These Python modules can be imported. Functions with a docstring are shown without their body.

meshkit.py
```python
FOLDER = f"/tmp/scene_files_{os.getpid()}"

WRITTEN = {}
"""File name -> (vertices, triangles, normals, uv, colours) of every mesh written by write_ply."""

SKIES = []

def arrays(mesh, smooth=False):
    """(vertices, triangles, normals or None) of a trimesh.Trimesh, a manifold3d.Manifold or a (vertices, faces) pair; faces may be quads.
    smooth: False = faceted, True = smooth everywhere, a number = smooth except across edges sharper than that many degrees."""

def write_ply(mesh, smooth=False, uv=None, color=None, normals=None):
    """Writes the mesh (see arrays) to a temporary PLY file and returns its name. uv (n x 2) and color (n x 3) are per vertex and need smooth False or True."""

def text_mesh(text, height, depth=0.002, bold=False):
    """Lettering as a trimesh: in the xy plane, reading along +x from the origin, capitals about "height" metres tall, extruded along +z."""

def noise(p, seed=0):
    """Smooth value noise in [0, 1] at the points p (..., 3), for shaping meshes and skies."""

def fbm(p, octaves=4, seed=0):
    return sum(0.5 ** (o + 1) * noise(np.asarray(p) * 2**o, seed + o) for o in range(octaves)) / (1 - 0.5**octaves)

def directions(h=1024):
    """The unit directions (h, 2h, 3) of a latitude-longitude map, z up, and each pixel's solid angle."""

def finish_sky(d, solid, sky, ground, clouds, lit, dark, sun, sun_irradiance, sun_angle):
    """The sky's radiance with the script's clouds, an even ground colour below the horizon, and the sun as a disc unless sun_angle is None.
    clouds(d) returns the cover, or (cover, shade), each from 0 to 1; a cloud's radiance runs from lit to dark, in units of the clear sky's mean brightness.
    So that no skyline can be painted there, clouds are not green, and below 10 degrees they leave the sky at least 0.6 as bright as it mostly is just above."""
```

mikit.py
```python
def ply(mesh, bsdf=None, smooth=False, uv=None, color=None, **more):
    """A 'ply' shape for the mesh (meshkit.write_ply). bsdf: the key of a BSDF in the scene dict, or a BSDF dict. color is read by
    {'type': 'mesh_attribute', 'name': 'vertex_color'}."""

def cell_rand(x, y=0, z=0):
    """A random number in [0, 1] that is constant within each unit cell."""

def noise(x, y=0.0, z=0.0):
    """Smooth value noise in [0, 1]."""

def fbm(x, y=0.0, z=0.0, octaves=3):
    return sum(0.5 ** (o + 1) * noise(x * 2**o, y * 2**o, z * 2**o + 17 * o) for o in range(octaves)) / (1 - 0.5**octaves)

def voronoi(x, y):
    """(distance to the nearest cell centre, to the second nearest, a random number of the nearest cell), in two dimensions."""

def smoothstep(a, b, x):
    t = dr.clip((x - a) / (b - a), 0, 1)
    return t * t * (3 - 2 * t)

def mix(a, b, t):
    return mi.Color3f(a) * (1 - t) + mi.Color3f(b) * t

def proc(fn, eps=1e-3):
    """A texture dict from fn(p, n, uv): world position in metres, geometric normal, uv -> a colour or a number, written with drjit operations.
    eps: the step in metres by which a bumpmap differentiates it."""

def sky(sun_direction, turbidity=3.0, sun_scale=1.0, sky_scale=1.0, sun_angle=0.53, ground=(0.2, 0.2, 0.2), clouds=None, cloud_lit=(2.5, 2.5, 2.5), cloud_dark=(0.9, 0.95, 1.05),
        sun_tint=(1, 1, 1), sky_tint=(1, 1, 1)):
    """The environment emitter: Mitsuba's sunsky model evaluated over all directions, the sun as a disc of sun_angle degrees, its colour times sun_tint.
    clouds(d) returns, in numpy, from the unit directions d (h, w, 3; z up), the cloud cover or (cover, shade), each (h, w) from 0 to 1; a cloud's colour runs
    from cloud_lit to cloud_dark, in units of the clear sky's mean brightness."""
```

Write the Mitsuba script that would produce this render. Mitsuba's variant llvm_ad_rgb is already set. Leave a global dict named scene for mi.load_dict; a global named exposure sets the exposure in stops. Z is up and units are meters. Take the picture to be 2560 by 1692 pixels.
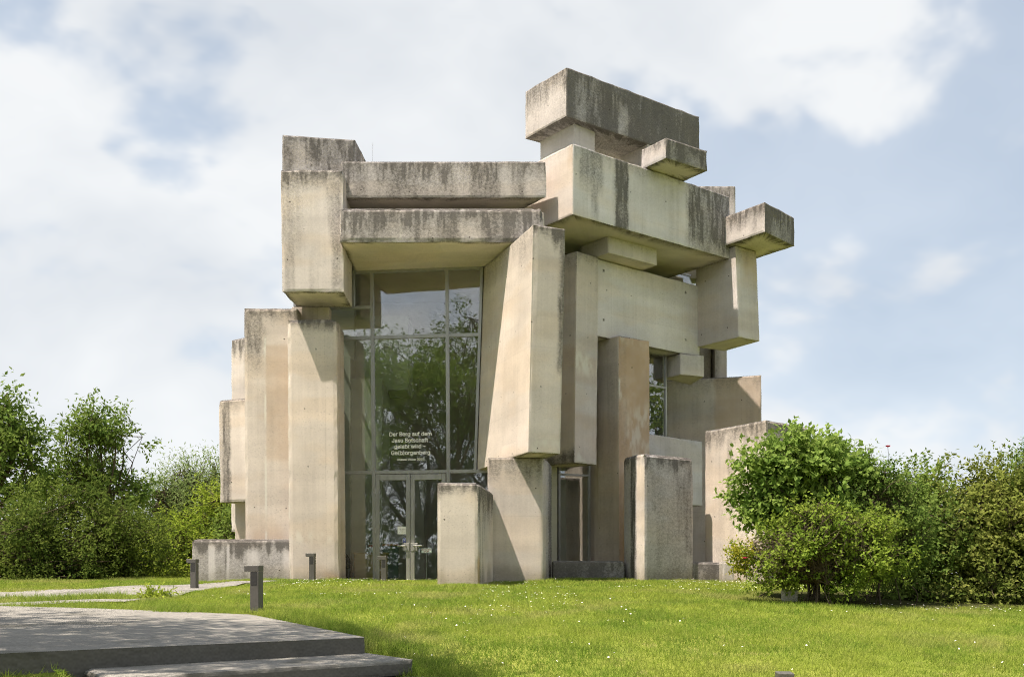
import math, random
import numpy as np
import trimesh
import drjit as dr
import mitsuba as mi
import mikit
import meshkit
from mikit import noise, fbm, smoothstep, mix, cell_rand

T = mi.ScalarTransform4f
scene, labels = {}, {}

# ------------------------------------------------------------------ camera, sky, exposure
EYE = 0.09                                   # the lens is about level with the lawn's crest (the camera stands down on the steps)
scene['camera'] = {'type': 'perspective', 'fov': 53.16, 'fov_axis': 'x', 'near_clip': 0.1, 'far_clip': 3000.0,
                   'principal_point_offset_x': 0.0, 'principal_point_offset_y': -0.3517,
                   'to_world': T().look_at(origin=[0, 0, EYE], target=[0, 10, EYE], up=[0, 0, 1])}
exposure = 2.6
SUN = (-1.0, -0.65, 2.45)


def clouds(d):
    az, el = np.arctan2(d[..., 0], d[..., 1]), np.arcsin(np.clip(d[..., 2], -1, 1))
    w = np.stack([meshkit.fbm(d * 3.2 + o, 3, 3) - 0.5 for o in (11.0, 23.0, 37.0)], -1)
    q = d * np.array([1.0, 1.0, 1.25]) + 0.16 * w
    big = meshkit.fbm(q * 4.3 + np.array([3.7, 8.1, 0.4]), 5, 7)
    puff = meshkit.fbm(q * 13.0 + 5.0, 5, 21)
    tuft = 1 - np.abs(2 * meshkit.fbm(q * 9.0 + 2.0, 5, 31) - 1)
    curl = meshkit.fbm(q * 27.0 + 0.3 * puff[..., None] + 9.0, 4, 41)
    s = 0.58 * big + 0.24 * puff + 0.15 * (tuft - 0.3) + 0.28 * (curl - 0.40)
    # the weather of the day: open sky to the upper left and to the right, thick cloud between (az, el, widths in radians, more or less cloud)
    for a, e, ra, re, k in ((-.29, .47, .035, .045, -.045), (-.46, .44, .06, .08, -.03), (-.34, .24, .09, .05, -.05), (-.03, .50, .07, .04, -.05), (-.31, .37, .03, .04, -.06), (.31, .27, .17, .12, -.19), (.44, .33, .12, .13, -.18), (.46, .5, .06, .06, -.05),
                            (-.08, .42, .15, .09, .09), (-.24, .36, .06, .05, .06), (.29, .47, .12, .05, .08), (.35, .40, .05, .03, .09), (.25, .215, .035, .03, .10), (.31, .27, .02, .03, .07), (.39, .265, .03, .035, .07), (-.31, .16, .04, .03, .10), (-.42, .28, .10, .09, .03)):
        s = s + 1.25 * k * np.exp(-((az - a) / ra) ** 2 - ((el - e) / re) ** 2)
    cover = np.clip((s - 0.390) / 0.18, 0, 1)
    cover = cover * cover * (3 - 2 * cover)
    thin = 0.50 + 0.26 * np.clip(1 - el / 0.5, 0, 1)
    cover = thin + (0.94 - thin) * cover
    shade = np.clip((meshkit.fbm(q * 7.0 + 40.0, 5, 9) - 0.40) * 2.6, 0, 1) * 0.75 + 0.25 * np.clip((0.6 - s) * 3, 0, 1)
    return np.clip(cover, 0, 0.97), np.clip(shade, 0, 1)


scene['sky'] = mikit.sky(SUN, turbidity=3.0, sun_scale=1.0, sky_scale=0.6, clouds=clouds, cloud_lit=(2.44, 2.47, 2.47), cloud_dark=(1.80, 1.90, 2.02), sun_tint=(.96, 1.0, 1.08), sky_tint=(1.04, 1.16, 1.10))
labels['sky'] = {'kind': 'structure'}

# ------------------------------------------------------------------ helpers
counts = {}


def key_for(name):
    n = counts.get(name, 0)
    counts[name] = n + 1
    return name if n == 0 else f'{name}_{n:03d}'


def put(name, mesh, bsdf, parent=None, smooth=False, uv=None, label=None, cat=None, group=None, kind=None, **more):
    key = key_for((parent + '__' if parent else '') + name)
    scene[key] = mikit.ply(mesh, bsdf, smooth=smooth, uv=uv, **more)
    tag(key, label, cat, group, kind)
    return key


def tag(key, label=None, cat=None, group=None, kind=None):
    d = {a: b for a, b in (('label', label), ('category', cat), ('group', group), ('kind', kind)) if b}
    if d:
        labels.setdefault(key, {}).update(d)
    return key


def thing(name, label, cat, group=None):
    return tag(key_for(name), label, cat, group)


def join(meshes):
    v, f, o = [], [], 0
    for m in meshes:
        a, b = (m.vertices, m.faces) if hasattr(m, 'faces') else m
        v.append(np.asarray(a, float)); f.append(np.asarray(b) + o); o += len(a)
    return np.vstack(v), np.vstack(f)


def box(x0, x1, y0, y1, z0, z1, bev=0.0):
    if bev:
        import manifold3d as m3
        b = [m3.Manifold.cube([x1 - x0 - (0 if i == 0 else 2 * bev), y1 - y0 - (0 if i == 1 else 2 * bev), z1 - z0 - (0 if i == 2 else 2 * bev)], True) for i in range(3)]
        h = m3.Manifold.batch_hull(b).translate([(x0 + x1) / 2, (y0 + y1) / 2, (z0 + z1) / 2]).to_mesh()
        return np.array(h.vert_properties[:, :3], float), np.array(h.tri_verts)
    v = np.array([[x, y, z] for x in (x0, x1) for y in (y0, y1) for z in (z0, z1)], float)
    f = np.array([[0, 1, 3], [0, 3, 2], [4, 6, 7], [4, 7, 5], [0, 4, 5], [0, 5, 1], [2, 3, 7], [2, 7, 6], [0, 2, 6], [0, 6, 4], [1, 5, 7], [1, 7, 3]])
    return v, f


def turn(m, deg, at=(0, 0)):
    c, s = math.cos(math.radians(deg)), math.sin(math.radians(deg))
    v = np.array(m[0], float)
    x, y = v[:, 0] - at[0], v[:, 1] - at[1]
    v[:, 0], v[:, 1] = at[0] + c * x - s * y, at[1] + s * x + c * y
    return v, m[1]


def move(m, x=0, y=0, z=0):
    return np.asarray(m[0], float) + np.array([x, y, z], float), m[1]


def tube(pts, rad, sides=6):
    p = np.asarray(pts, float); r = np.broadcast_to(np.asarray(rad, float), (len(p),))
    t = np.gradient(p, axis=0); t /= np.linalg.norm(t, axis=1, keepdims=True) + 1e-9
    ref = np.where(np.abs(t[:, 2:]) < 0.9, [0, 0, 1.0], [1.0, 0, 0])
    a = np.cross(t, ref); a /= np.linalg.norm(a, axis=1, keepdims=True) + 1e-9
    b = np.cross(t, a)
    an = np.arange(sides) * 2 * np.pi / sides
    v = (p[:, None] + r[:, None, None] * (np.cos(an)[None, :, None] * a[:, None] + np.sin(an)[None, :, None] * b[:, None])).reshape(-1, 3)
    f = []
    for i in range(len(p) - 1):
        for j in range(sides):
            q = [i * sides + j, i * sides + (j + 1) % sides, (i + 1) * sides + (j + 1) % sides, (i + 1) * sides + j]
            f += [[q[0], q[1], q[2]], [q[0], q[2], q[3]]]
    return v, np.array(f)


# ------------------------------------------------------------------ concrete: one material, its weathering and painted shade read per face from a table
NC = 6 + 4 * 7
rows = []


def face_row(warm=.7, top=.4, length=.5, streak=.15, dirt_shade=0.0, bright=1.0, rects=()):
    r = [warm, top, length, streak, dirt_shade, bright]
    for i in range(4):
        r += list(rects[i]) if i < len(rects) else [0, 0, 0, 0, 0, 0, .1]
    rows.append(r)
    return len(rows) - 1


TAB = None


def concrete(p, n, uv):
    k = mi.UInt32(uv.x / 64.0)
    kf = mi.Float(k)
    u, v = uv.x - kf * 64.0 - 4.0, uv.y
    g = lambda j: dr.gather(mi.Float, TAB, k * NC + j)
    su = u + kf * 3.17
    n1 = fbm(su * 1.6, v * .12, 3.0, 3)
    n2 = noise(su * 9.0, v * .8, 1.0)
    n3 = fbm(su * 17.0, v * 2.6, 2.0, 3)
    speck = .55 * noise(p.x * 41 + p.y * 9, p.y * 41, p.z * 37) + .45 * noise(p.x * 17, p.y * 17 + 5, p.z * 13)
    speck2 = noise(p.x * 71, p.y * 71 + 3, p.z * 71)
    top, ln = g(1), g(2) * (.35 + 1.3 * n1)
    a = top * (1 - smoothstep(.1, 1.0, (v + (n2 - .5) * .45 * ln) / ln)) * (.55 + .9 * n3)
    b = g(3) * smoothstep(.5, .72, fbm(su * 4.2, v * .22, 8.0, 3)) * (.5 + n3)
    c = g(4) * (.35 + 1.25 * fbm(su * 4.3, v * .38, 5.0, 4))
    stain = dr.maximum(dr.maximum(a, b), c)
    tan, white = mi.Float(0), mi.Float(0)
    wob = (fbm(p.x * 3.3 + p.y * 2, p.z * 3.3, kf, 3) - .5)
    for i in range(4):
        o = 6 + 7 * i
        u0, u1, v0, v1, kind, strength, soft = (g(o + j) for j in range(7))
        uw, vw = u + wob * soft * 1.4 + (n2 - .5) * soft * .5, v + wob * soft * 3.0
        m = smoothstep(u0 - soft, u0 + soft, uw) * (1 - smoothstep(u1 - soft, u1 + soft, uw)) * smoothstep(v0 - soft * 2, v0 + soft * 2, vw) * (1 - smoothstep(v1 - soft * 3, v1 + soft * 3, vw))
        m = m * strength
        stain = dr.select(kind < .5, dr.maximum(stain, m * (.62 + .7 * n3)), dr.select(kind > 2.5, stain * (1 - m), stain))
        tan = dr.select((kind > .5) & (kind < 1.5), dr.maximum(tan, m * (.75 + .4 * fbm(su * 6, v * 6, 1.0, 2))), tan)
        white = dr.select((kind > 1.5) & (kind < 2.5), dr.maximum(white, m * smoothstep(.3, .7, fbm(su * 8, v * 3.5, 9.0, 3))), white)
    base = mix([.515, .500, .522], [.548, .492, .446], g(0)) * g(5)  # cool end: bluish tint of shaded faces put into the colour
    blot = fbm(p.x * 1.1 + 4, p.y * 1.1, p.z * 1.1, 4)
    base = base * (.80 + .40 * blot) * (.95 + .1 * noise(0, v * 5.5, kf)) * (.93 + .14 * speck2)
    base = mix(base, base * mi.Color3f(1.0, .965, .915), smoothstep(.45, .65, fbm(p.x * .8 + 9, p.y * .8, p.z * 1.9 + 4, 3)))
    base = base * (1 - .30 * smoothstep(.80, .92, noise(p.x * 52, p.y * 52, p.z * 52 + 7)) * smoothstep(.3, .7, fbm(p.x * 1.7, p.y * 1.7, p.z * 1.7 + 3, 2)))
    base = base * (.955 + .09 * fbm(su * 31, v * 1.1, 6.0, 2)) * (.96 + .08 * fbm(p.x * 9, p.y * 9, p.z * 9, 3))
    vb = su / .84 - dr.floor(su / .84)
    base = base * (1 - .13 * (smoothstep(.985, .993, vb)) * dr.select(cell_rand(dr.floor(su / .84), k, 5) < .35, 1.0, .15))
    base = base * (.965 + .07 * cell_rand(dr.floor(su / .84), dr.floor(v / 1.22 + .5), k * 3 + 2))
    board = dr.abs(v / 1.22 - dr.floor(v / 1.22) - .5)
    base = base * (1 - .10 * smoothstep(.488, .497, board) * noise(su * 2, v, 4.0))
    base = mix(base, mi.Color3f(.42, .30, .195) * (.85 + .3 * blot), dr.clip(tan, 0, 1))
    base = mix(base, mi.Color3f(.62, .60, .55), dr.clip(white, 0, 1))
    dark = mix([.080, .075, .073], [.165, .153, .140], speck) * (.72 + .56 * speck2) * (.75 + .5 * fbm(su * 2.7, v * .45, 11.0, 3)) * (1 - .30 * smoothstep(.55, .95, stain))
    grain = .5 * noise(p.x * 27, p.y * 27, p.z * 24) + .5 * noise(p.x * 55 + 3, p.y * 55, p.z * 55)
    stain = dr.clip(stain * 1.0, 0, 1)
    stain = dr.clip(stain + (grain - .5) * 2.1 * stain * (1.22 - stain) + (n3 - .5) * .35 * stain, 0, .95)
    splash = smoothstep(.34, -.05, p.z + (fbm(su * 2.6, 1.0, kf, 4) - .5) * .55) * dr.select(dr.abs(n.z) < .5, .55, 0.0)
    base = mix(base, mi.Color3f(.16, .14, .085) * (.7 + .6 * grain), splash * (.6 + .8 * (grain - .2)))
    col = mix(base, dark, stain * .92)
    # form-tie holes
    cu, cv = su / .93, v / 1.27
    iu, iv = dr.floor(cu), dr.floor(cv)
    du, dv = (cu - iu - .3 - .4 * cell_rand(iu, iv, k * 7 + 1)) * .93, (cv - iv - .5 - .06 * cell_rand(iu, iv, k * 7 + 2)) * 1.27
    hole = (1 - smoothstep(.010, .022, dr.sqrt(du * du + dv * dv))) * dr.select(cell_rand(iu, iv, k * 7 + 3) < .75, 1.0, 0.0) * dr.select(g(5) < .985, 0.0, 1.0)
    return mix(col, [.05, .045, .04], hole * .85)


scene['concrete'] = {'type': 'twosided', 'bsdf': {'type': 'diffuse', 'reflectance': mikit.proc(concrete)}}


def block_mesh(t, b, faces, amp=0.0, step=0.14, seed=0):
    """A solid between a top and a foot polygon (counter-clockwise from above), its edges worn back by up to amp; uv = metres along a face and below its top, plus the face's row."""
    t, b = np.asarray(t, float), np.asarray(b, float)
    n = len(t)
    planes = []
    for i in range(n):
        j = (i + 1) % n
        nn = np.cross(b[j] - b[i], t[i] - b[i]); nn /= np.linalg.norm(nn)
        planes.append((nn, nn @ ((t[i] + t[j] + b[i] + b[j]) / 4)))
    planes.append((np.array([0, 0, 1.0]), t[:, 2].max()))
    planes.append((np.array([0, 0, -1.0]), -b[:, 2].mean()))
    N, O = np.array([q[0] for q in planes]), np.array([q[1] for q in planes])

    def worn(p):
        r = .02 + amp * 1.6
        dist = np.maximum(O[None] - p @ N.T, 0)
        a = np.maximum(0, 1 - dist / r) ** 1.25
        s = np.sort(a, axis=1)[:, -2]
        w = a @ N; w /= np.linalg.norm(w, axis=1, keepdims=True) + 1e-9
        h = .25 + 1.5 * np.maximum(0, meshkit.fbm(p * 3.1 + seed, 3, seed) - .38) * 2.2 + .5 * (meshkit.noise(p * 11 + seed, 3))
        upper = .35 + .65 * np.clip((p[:, 2] - (t[:, 2].max() - .35)) / .3, 0, 1)
        return p - w * (s * (.006 + 1.35 * amp * h * upper))[:, None]

    V, F, UV, o = [], [], [], 0
    st = step if amp > 0 else .6

    def ticks(L):
        m = max(2, int(math.ceil(L / st)))
        x = np.linspace(0, 1, m + 1)
        L = max(L, .05); e = min(.012 / L, .1); e2 = min((.02 + amp * 1.6) / L, .3)
        x = x[(x > e2 * 1.3) & (x < 1 - e2 * 1.3)]
        return np.unique(np.concatenate([x, [0, e, e2 * .5, e2, 1 - e2, 1 - e2 * .5, 1 - e, 1]]).round(6))

    tick = [ticks(max(np.linalg.norm(t[(i + 1) % n] - t[i]), np.linalg.norm(b[(i + 1) % n] - b[i]))) for i in range(n)]
    H = float((t[:, 2] - b[:, 2]).max()); tv = ticks(H)
    for i in range(n):
        j = (i + 1) % n
        L = np.linalg.norm(t[j] - t[i]); su = tick[i]
        S, R = np.meshgrid(su, tv)
        P = (1 - R)[..., None] * ((1 - S)[..., None] * t[i] + S[..., None] * t[j]) + R[..., None] * ((1 - S)[..., None] * b[i] + S[..., None] * b[j])
        P = P.reshape(-1, 3)
        uv = np.stack([faces[i] * 64 + 4 + (S * L).ravel(), t[:, 2].max() - P[:, 2]], 1)
        a, c = len(tv), len(su)
        I = np.arange(a * c).reshape(a, c)
        q = np.stack([I[1:, :-1], I[1:, 1:], I[:-1, 1:], I[:-1, :-1]], -1).reshape(-1, 4)
        V.append(worn(P)); UV.append(uv); F.append(np.vstack([q[:, [0, 1, 2]], q[:, [0, 2, 3]]]) + o); o += len(P)
    for cap, poly, row in ((0, t, faces[n]), (1, b, faces[n + 1])):
        ring = np.vstack([(1 - tick[i][:-1])[:, None] * poly[i] + tick[i][:-1, None] * poly[(i + 1) % n] for i in range(n)])
        cen = poly.mean(0)
        m = len(ring)
        rings = [ring] + [ring + (cen - ring) * s for s in (.04, .12, .3, .6)]
        P = np.vstack(rings + [cen[None]])
        dist = np.maximum(O[None, :n] - P @ N[:n].T, 0).min(1)
        ang = np.concatenate([np.linspace(0, 9, m)] * 5 + [[4.5]])
        uv = np.stack([row * 64 + 4 + ang, dist], 1)
        f = []
        for r_ in range(4):
            i0 = r_ * m + np.arange(m); i1 = r_ * m + (np.arange(m) + 1) % m
            f += [np.stack([i0, i1, i1 + m], 1), np.stack([i0, i1 + m, i0 + m], 1)]
        i0 = 4 * m + np.arange(m); i1 = 4 * m + (np.arange(m) + 1) % m
        f.append(np.stack([i0, i1, np.full(m, 5 * m)], 1))
        f = np.vstack(f)
        if cap:
            f = f[:, ::-1]
        V.append(worn(P)); UV.append(uv); F.append(f + o); o += len(P)
    return (np.vstack(V), np.vstack(F)), np.vstack(UV)


# ------------------------------------------------------------------ the church: stacked blocks, (top corners, foot corners, wear), metres
BLOCKS = {
    'col1': ([(-4.956, 22.5, 5.755), (-3.847, 22.5, 5.755), (-3.847, 23.5, 5.755), (-4.956, 23.5, 5.755)], [(-4.91, 22.5, -0.35), (-3.798, 22.5, -0.35), (np.float64(-3.798), np.float64(23.5), -0.35), (np.float64(-4.91), np.float64(23.5), -0.35)], 0.05),
    'col2': ([(-6.038, 23.0, 6.131), (-4.813, 23.0, 6.131), (-4.813, 24.0, 6.131), (-6.038, 24.0, 6.131)], [(-5.997, 23.0, -0.35), (-4.758, 23.0, -0.35), (np.float64(-4.758), np.float64(24.0), -0.35), (np.float64(-5.997), np.float64(24.0), -0.35)], 0.04),
    'rec2': ([(-5.026, 23.35, 6.233), (-4.168, 23.35, 6.233), (-4.168, 23.65, 6.233), (-5.026, 23.65, 6.233)], [(-5.026, 23.35, 3.4), (-4.168, 23.35, 3.4), (-4.168, 23.65, 3.4), (-5.026, 23.65, 3.4)], 0.0),
    'lowwall': ([(-7.089, 22.62, 0.915), (-4.815, 22.62, 0.915), (-4.815, 22.97, 0.915), (-7.089, 22.97, 0.915)], [(-7.089, 22.62, -0.35), (-4.815, 22.62, -0.35), (-4.815, 22.97, -0.35), (-7.089, 22.97, -0.35)], 0.03),
    'col4': ([(-6.761, 24.6, 5.781), (-6.265, 24.25, 5.781), (-5.573, 25.231, 5.781), (-6.07, 25.581, 5.781)], [(-6.761, 24.6, 1.15), (-6.265, 24.25, 1.15), (-5.573, 25.231, 1.15), (-6.07, 25.581, 1.15)], 0.03),
    'blk5': ([(-6.858, 23.9, 4.205), (-6.027, 23.55, 4.205), (-5.6, 24.564, 4.205), (-6.431, 24.914, 4.205)], [(-6.826, 23.9, 1.816), (-6.027, 23.55, 1.816), (np.float64(-5.586), np.float64(24.558), 1.816), (np.float64(-6.385), np.float64(24.908), 1.816)], 0.025),
    'col6': ([(-6.556, 24.2, 2.066), (-6.194, 24.2, 2.066), (-6.194, 25.0, 2.066), (-6.556, 25.0, 2.066)], [(-6.556, 24.2, -0.35), (-6.194, 24.2, -0.35), (-6.194, 25.0, -0.35), (-6.556, 25.0, -0.35)], 0.01),
    'blk7': ([(-4.981, 22.0, 8.844), (-3.633, 22.0, 8.844), (-3.633, 23.3, 8.844), (-4.981, 23.3, 8.844)], [(-4.95, 22.0, 6.198), (-3.612, 22.0, 6.198), (-3.639, 23.3, 6.198), (-4.908, 23.3, 6.198)], 0.03),
    'blk8': ([(-5.31, 23.6, 10.285), (-3.648, 23.871, 10.285), (-3.572, 25.08, 10.285), (-5.233, 24.809, 10.285)], [(-5.31, 23.6, 8.5), (-3.648, 23.871, 8.5), (-3.572, 25.08, 8.5), (-5.233, 24.809, 8.5)], 0.02),
    'beam9': ([(-3.753, 22.4, 9.183), (0.764, 22.4, 9.183), (0.014, 23.45, 9.183), (-3.753, 23.45, 9.183)], [(-3.753, 22.4, 8.37), (0.764, 22.4, 8.37), (0.014, 23.45, 8.37), (-3.753, 23.45, 8.37)], 0.02),
    'lintel': ([(-3.647, 21.6, 7.881), (0.685, 21.6, 7.881), (0.685, 23.2, 7.881), (-3.647, 23.72, 7.881)], [(-3.647, 21.6, 7.129), (0.685, 21.6, 7.129), (0.685, 23.2, 7.129), (-3.647, 23.72, 7.129)], 0.05),
    'slab11': ([(-0.661, 23.325, 7.125), (0.415, 20.408, 7.125), (1.089, 20.664, 7.125), (0.013, 23.581, 7.125)], [(-0.806, 23.325, 2.506), (0.321, 20.408, 2.57), (0.982, 20.714, 2.57), (-0.144, 23.631, 2.506)], 0.02),
    'pcol': ([(-0.517, 21.2, 2.558), (0.64, 21.2, 2.558), (0.724, 21.5, 2.558), (0.877, 22.6, 2.558), (-0.217, 22.6, 2.558)], [(-0.517, 21.2, -0.35), (0.64, 21.2, -0.35), (0.724, 21.5, -0.35), (0.877, 22.6, -0.35), (-0.217, 22.6, -0.35)], 0.02),
    'sblk': ([(-1.392, 18.96, 1.839), (-0.625, 18.96, 1.839), (-0.385, 21.19, 1.839), (-1.152, 21.19, 1.839)], [(-1.392, 18.96, -0.6), (-0.625, 18.96, -0.6), (-0.385, 21.19, -0.6), (-1.152, 21.19, -0.6)], 0.03),
    'slab15': ([(0.159, 24.807, 7.552), (1.489, 23.458, 7.552), (2.03, 23.953, 7.552), (0.7, 25.302, 7.552)], [(np.float64(0.1), np.float64(24.807), 2.694), (1.43, 23.458, 2.694), (1.987, 23.953, 2.694), (np.float64(0.657), np.float64(25.302), 2.694)], 0.015),
    'wall16': ([(1.98, 23.953, 7.54), (4.83, 26.288, 7.54), (4.45, 26.752, 7.54), (1.6, 24.418, 7.54)], [(1.98, 23.953, 5.718), (4.83, 26.288, 5.718), (4.45, 26.752, 5.718), (1.6, 24.418, 5.718)], 0.01),
    'ledge': ([(2.223, 23.598, 7.956), (3.492, 24.576, 7.956), (2.881, 25.368, 7.956), (1.613, 24.39, 7.956)], [(2.223, 23.598, 7.546), (3.492, 24.576, 7.546), (2.881, 25.368, 7.546), (1.613, 24.39, 7.546)], 0.01),
    'box': ([(-1.239, 25.535, 9.495), (1.316, 22.202, 9.495), (5.397, 25.33, 9.495), (2.841, 28.663, 9.495)], [(-1.239, 25.535, 7.936), (1.316, 22.202, 7.936), (5.397, 25.33, 7.936), (2.841, 28.663, 7.936)], 0.015),
    'top': ([(0.332, 26.314, 12.551), (1.323, 25.0, 12.551), (5.088, 27.744, 12.551), (4.096, 29.059, 12.551)], [(0.332, 26.314, 11.324), (1.323, 25.0, 11.324), (5.088, 27.744, 11.324), (4.096, 29.059, 11.324)], 0.02),
    'pier19': ([(0.73, 26.496, 11.344), (1.546, 25.42, 11.344), (2.103, 25.911, 11.344), (1.287, 26.987, 11.344)], [(0.73, 26.496, 9.095), (1.546, 25.42, 9.095), (2.103, 25.911, 9.095), (1.287, 26.987, 9.095)], 0.0),
    'pier20': ([(2.912, 27.489, 11.344), (3.523, 26.631, 11.344), (4.483, 27.351, 11.344), (3.872, 28.209, 11.344)], [(2.912, 27.489, 9.095), (3.523, 26.631, 9.095), (4.483, 27.351, 9.095), (3.872, 28.209, 9.095)], 0.0),
    'blk21': ([(2.986, 23.722, 9.986), (3.46, 23.035, 9.986), (4.552, 23.797, 9.986), (4.077, 24.484, 9.986)], [(2.986, 23.722, 9.5), (3.46, 23.035, 9.5), (4.552, 23.797, 9.5), (4.077, 24.484, 9.5)], 0.02),
    'neck21': ([(3.283, 24.744, 9.936), (3.71, 24.126, 9.936), (4.092, 24.392, 9.936), (3.665, 25.011, 9.936)], [(3.283, 24.744, 9.507), (3.71, 24.126, 9.507), (4.092, 24.392, 9.507), (3.665, 25.011, 9.507)], 0),
    'blk23': ([(4.444, 27.2, 10.467), (5.948, 27.2, 10.467), (5.948, 28.7, 10.467), (4.444, 28.7, 10.467)], [(4.444, 27.2, 8.3), (5.948, 27.2, 8.3), (5.948, 28.7, 8.3), (4.444, 28.7, 8.3)], 0.02),
    'col25': ([(4.721, 26.288, 8.224), (5.492, 25.144, 8.224), (6.114, 25.603, 8.224), (5.542, 26.747, 8.224)], [(4.721, 26.288, 5.968), (5.568, 25.144, 5.968), (6.196, 25.603, 5.968), (5.549, 26.747, 5.968)], 0.012),
    'blk24': ([(5.171, 25.326, 8.957), (5.979, 24.189, 8.957), (6.987, 25.27, 8.957), (6.179, 26.406, 8.957)], [(5.171, 25.326, 8.228), (5.979, 24.189, 8.228), (6.987, 25.27, 8.228), (6.179, 26.406, 8.228)], 0.02),
    'blk27': ([(3.892, 26.326, 5.714), (4.241, 25.766, 5.714), (4.896, 26.051, 5.714), (4.747, 27.211, 5.714)], [(3.892, 26.326, 5.166), (4.241, 25.766, 5.166), (4.896, 26.051, 5.166), (4.747, 27.211, 5.166)], 0.012),
    'pier28': ([(2.036, 24.601, 5.748), (2.501, 24.016, 5.748), (3.312, 24.593, 5.748), (2.847, 25.178, 5.748)], [(np.float64(2.054), np.float64(24.601), -0.35), (2.519, 24.016, -0.35), (3.312, 24.593, -0.35), (np.float64(2.847), np.float64(25.178), -0.35)], 0.012),
    'pier28b': ([(1.163, 25.826, 5.708), (2.155, 24.578, 5.708), (2.755, 25.028, 5.708), (1.763, 26.276, 5.708)], [(1.163, 25.826, -0.35), (2.155, 24.578, -0.35), (2.755, 25.028, -0.35), (1.763, 26.276, -0.35)], 0),
    'sill30': ([(3.298, 24.9, 3.568), (4.918, 26.408, 3.568), (4.305, 27.067, 3.568), (2.685, 25.559, 3.568)], [(3.298, 24.9, 1.906), (4.918, 26.408, 1.906), (4.305, 27.067, 1.906), (2.685, 25.559, 1.906)], 0.008),
    'blk31': ([(3.846, 28.375, 5.508), (6.713, 27.5, 5.508), (6.463, 29.3, 5.508), (4.046, 30.175, 5.508)], [(3.846, 28.375, -0.35), (6.713, 27.5, -0.35), (6.463, 29.3, -0.35), (4.046, 30.175, -0.35)], 0.02),
    'pier31b': ([(5.666, 28.6, 7.6), (6.008, 28.6, 7.6), (6.058, 29.8, 7.6), (5.666, 29.8, 7.6)], [(5.666, 28.6, -0.35), (6.008, 28.6, -0.35), (6.058, 29.8, -0.35), (5.666, 29.8, -0.35)], 0),
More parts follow.
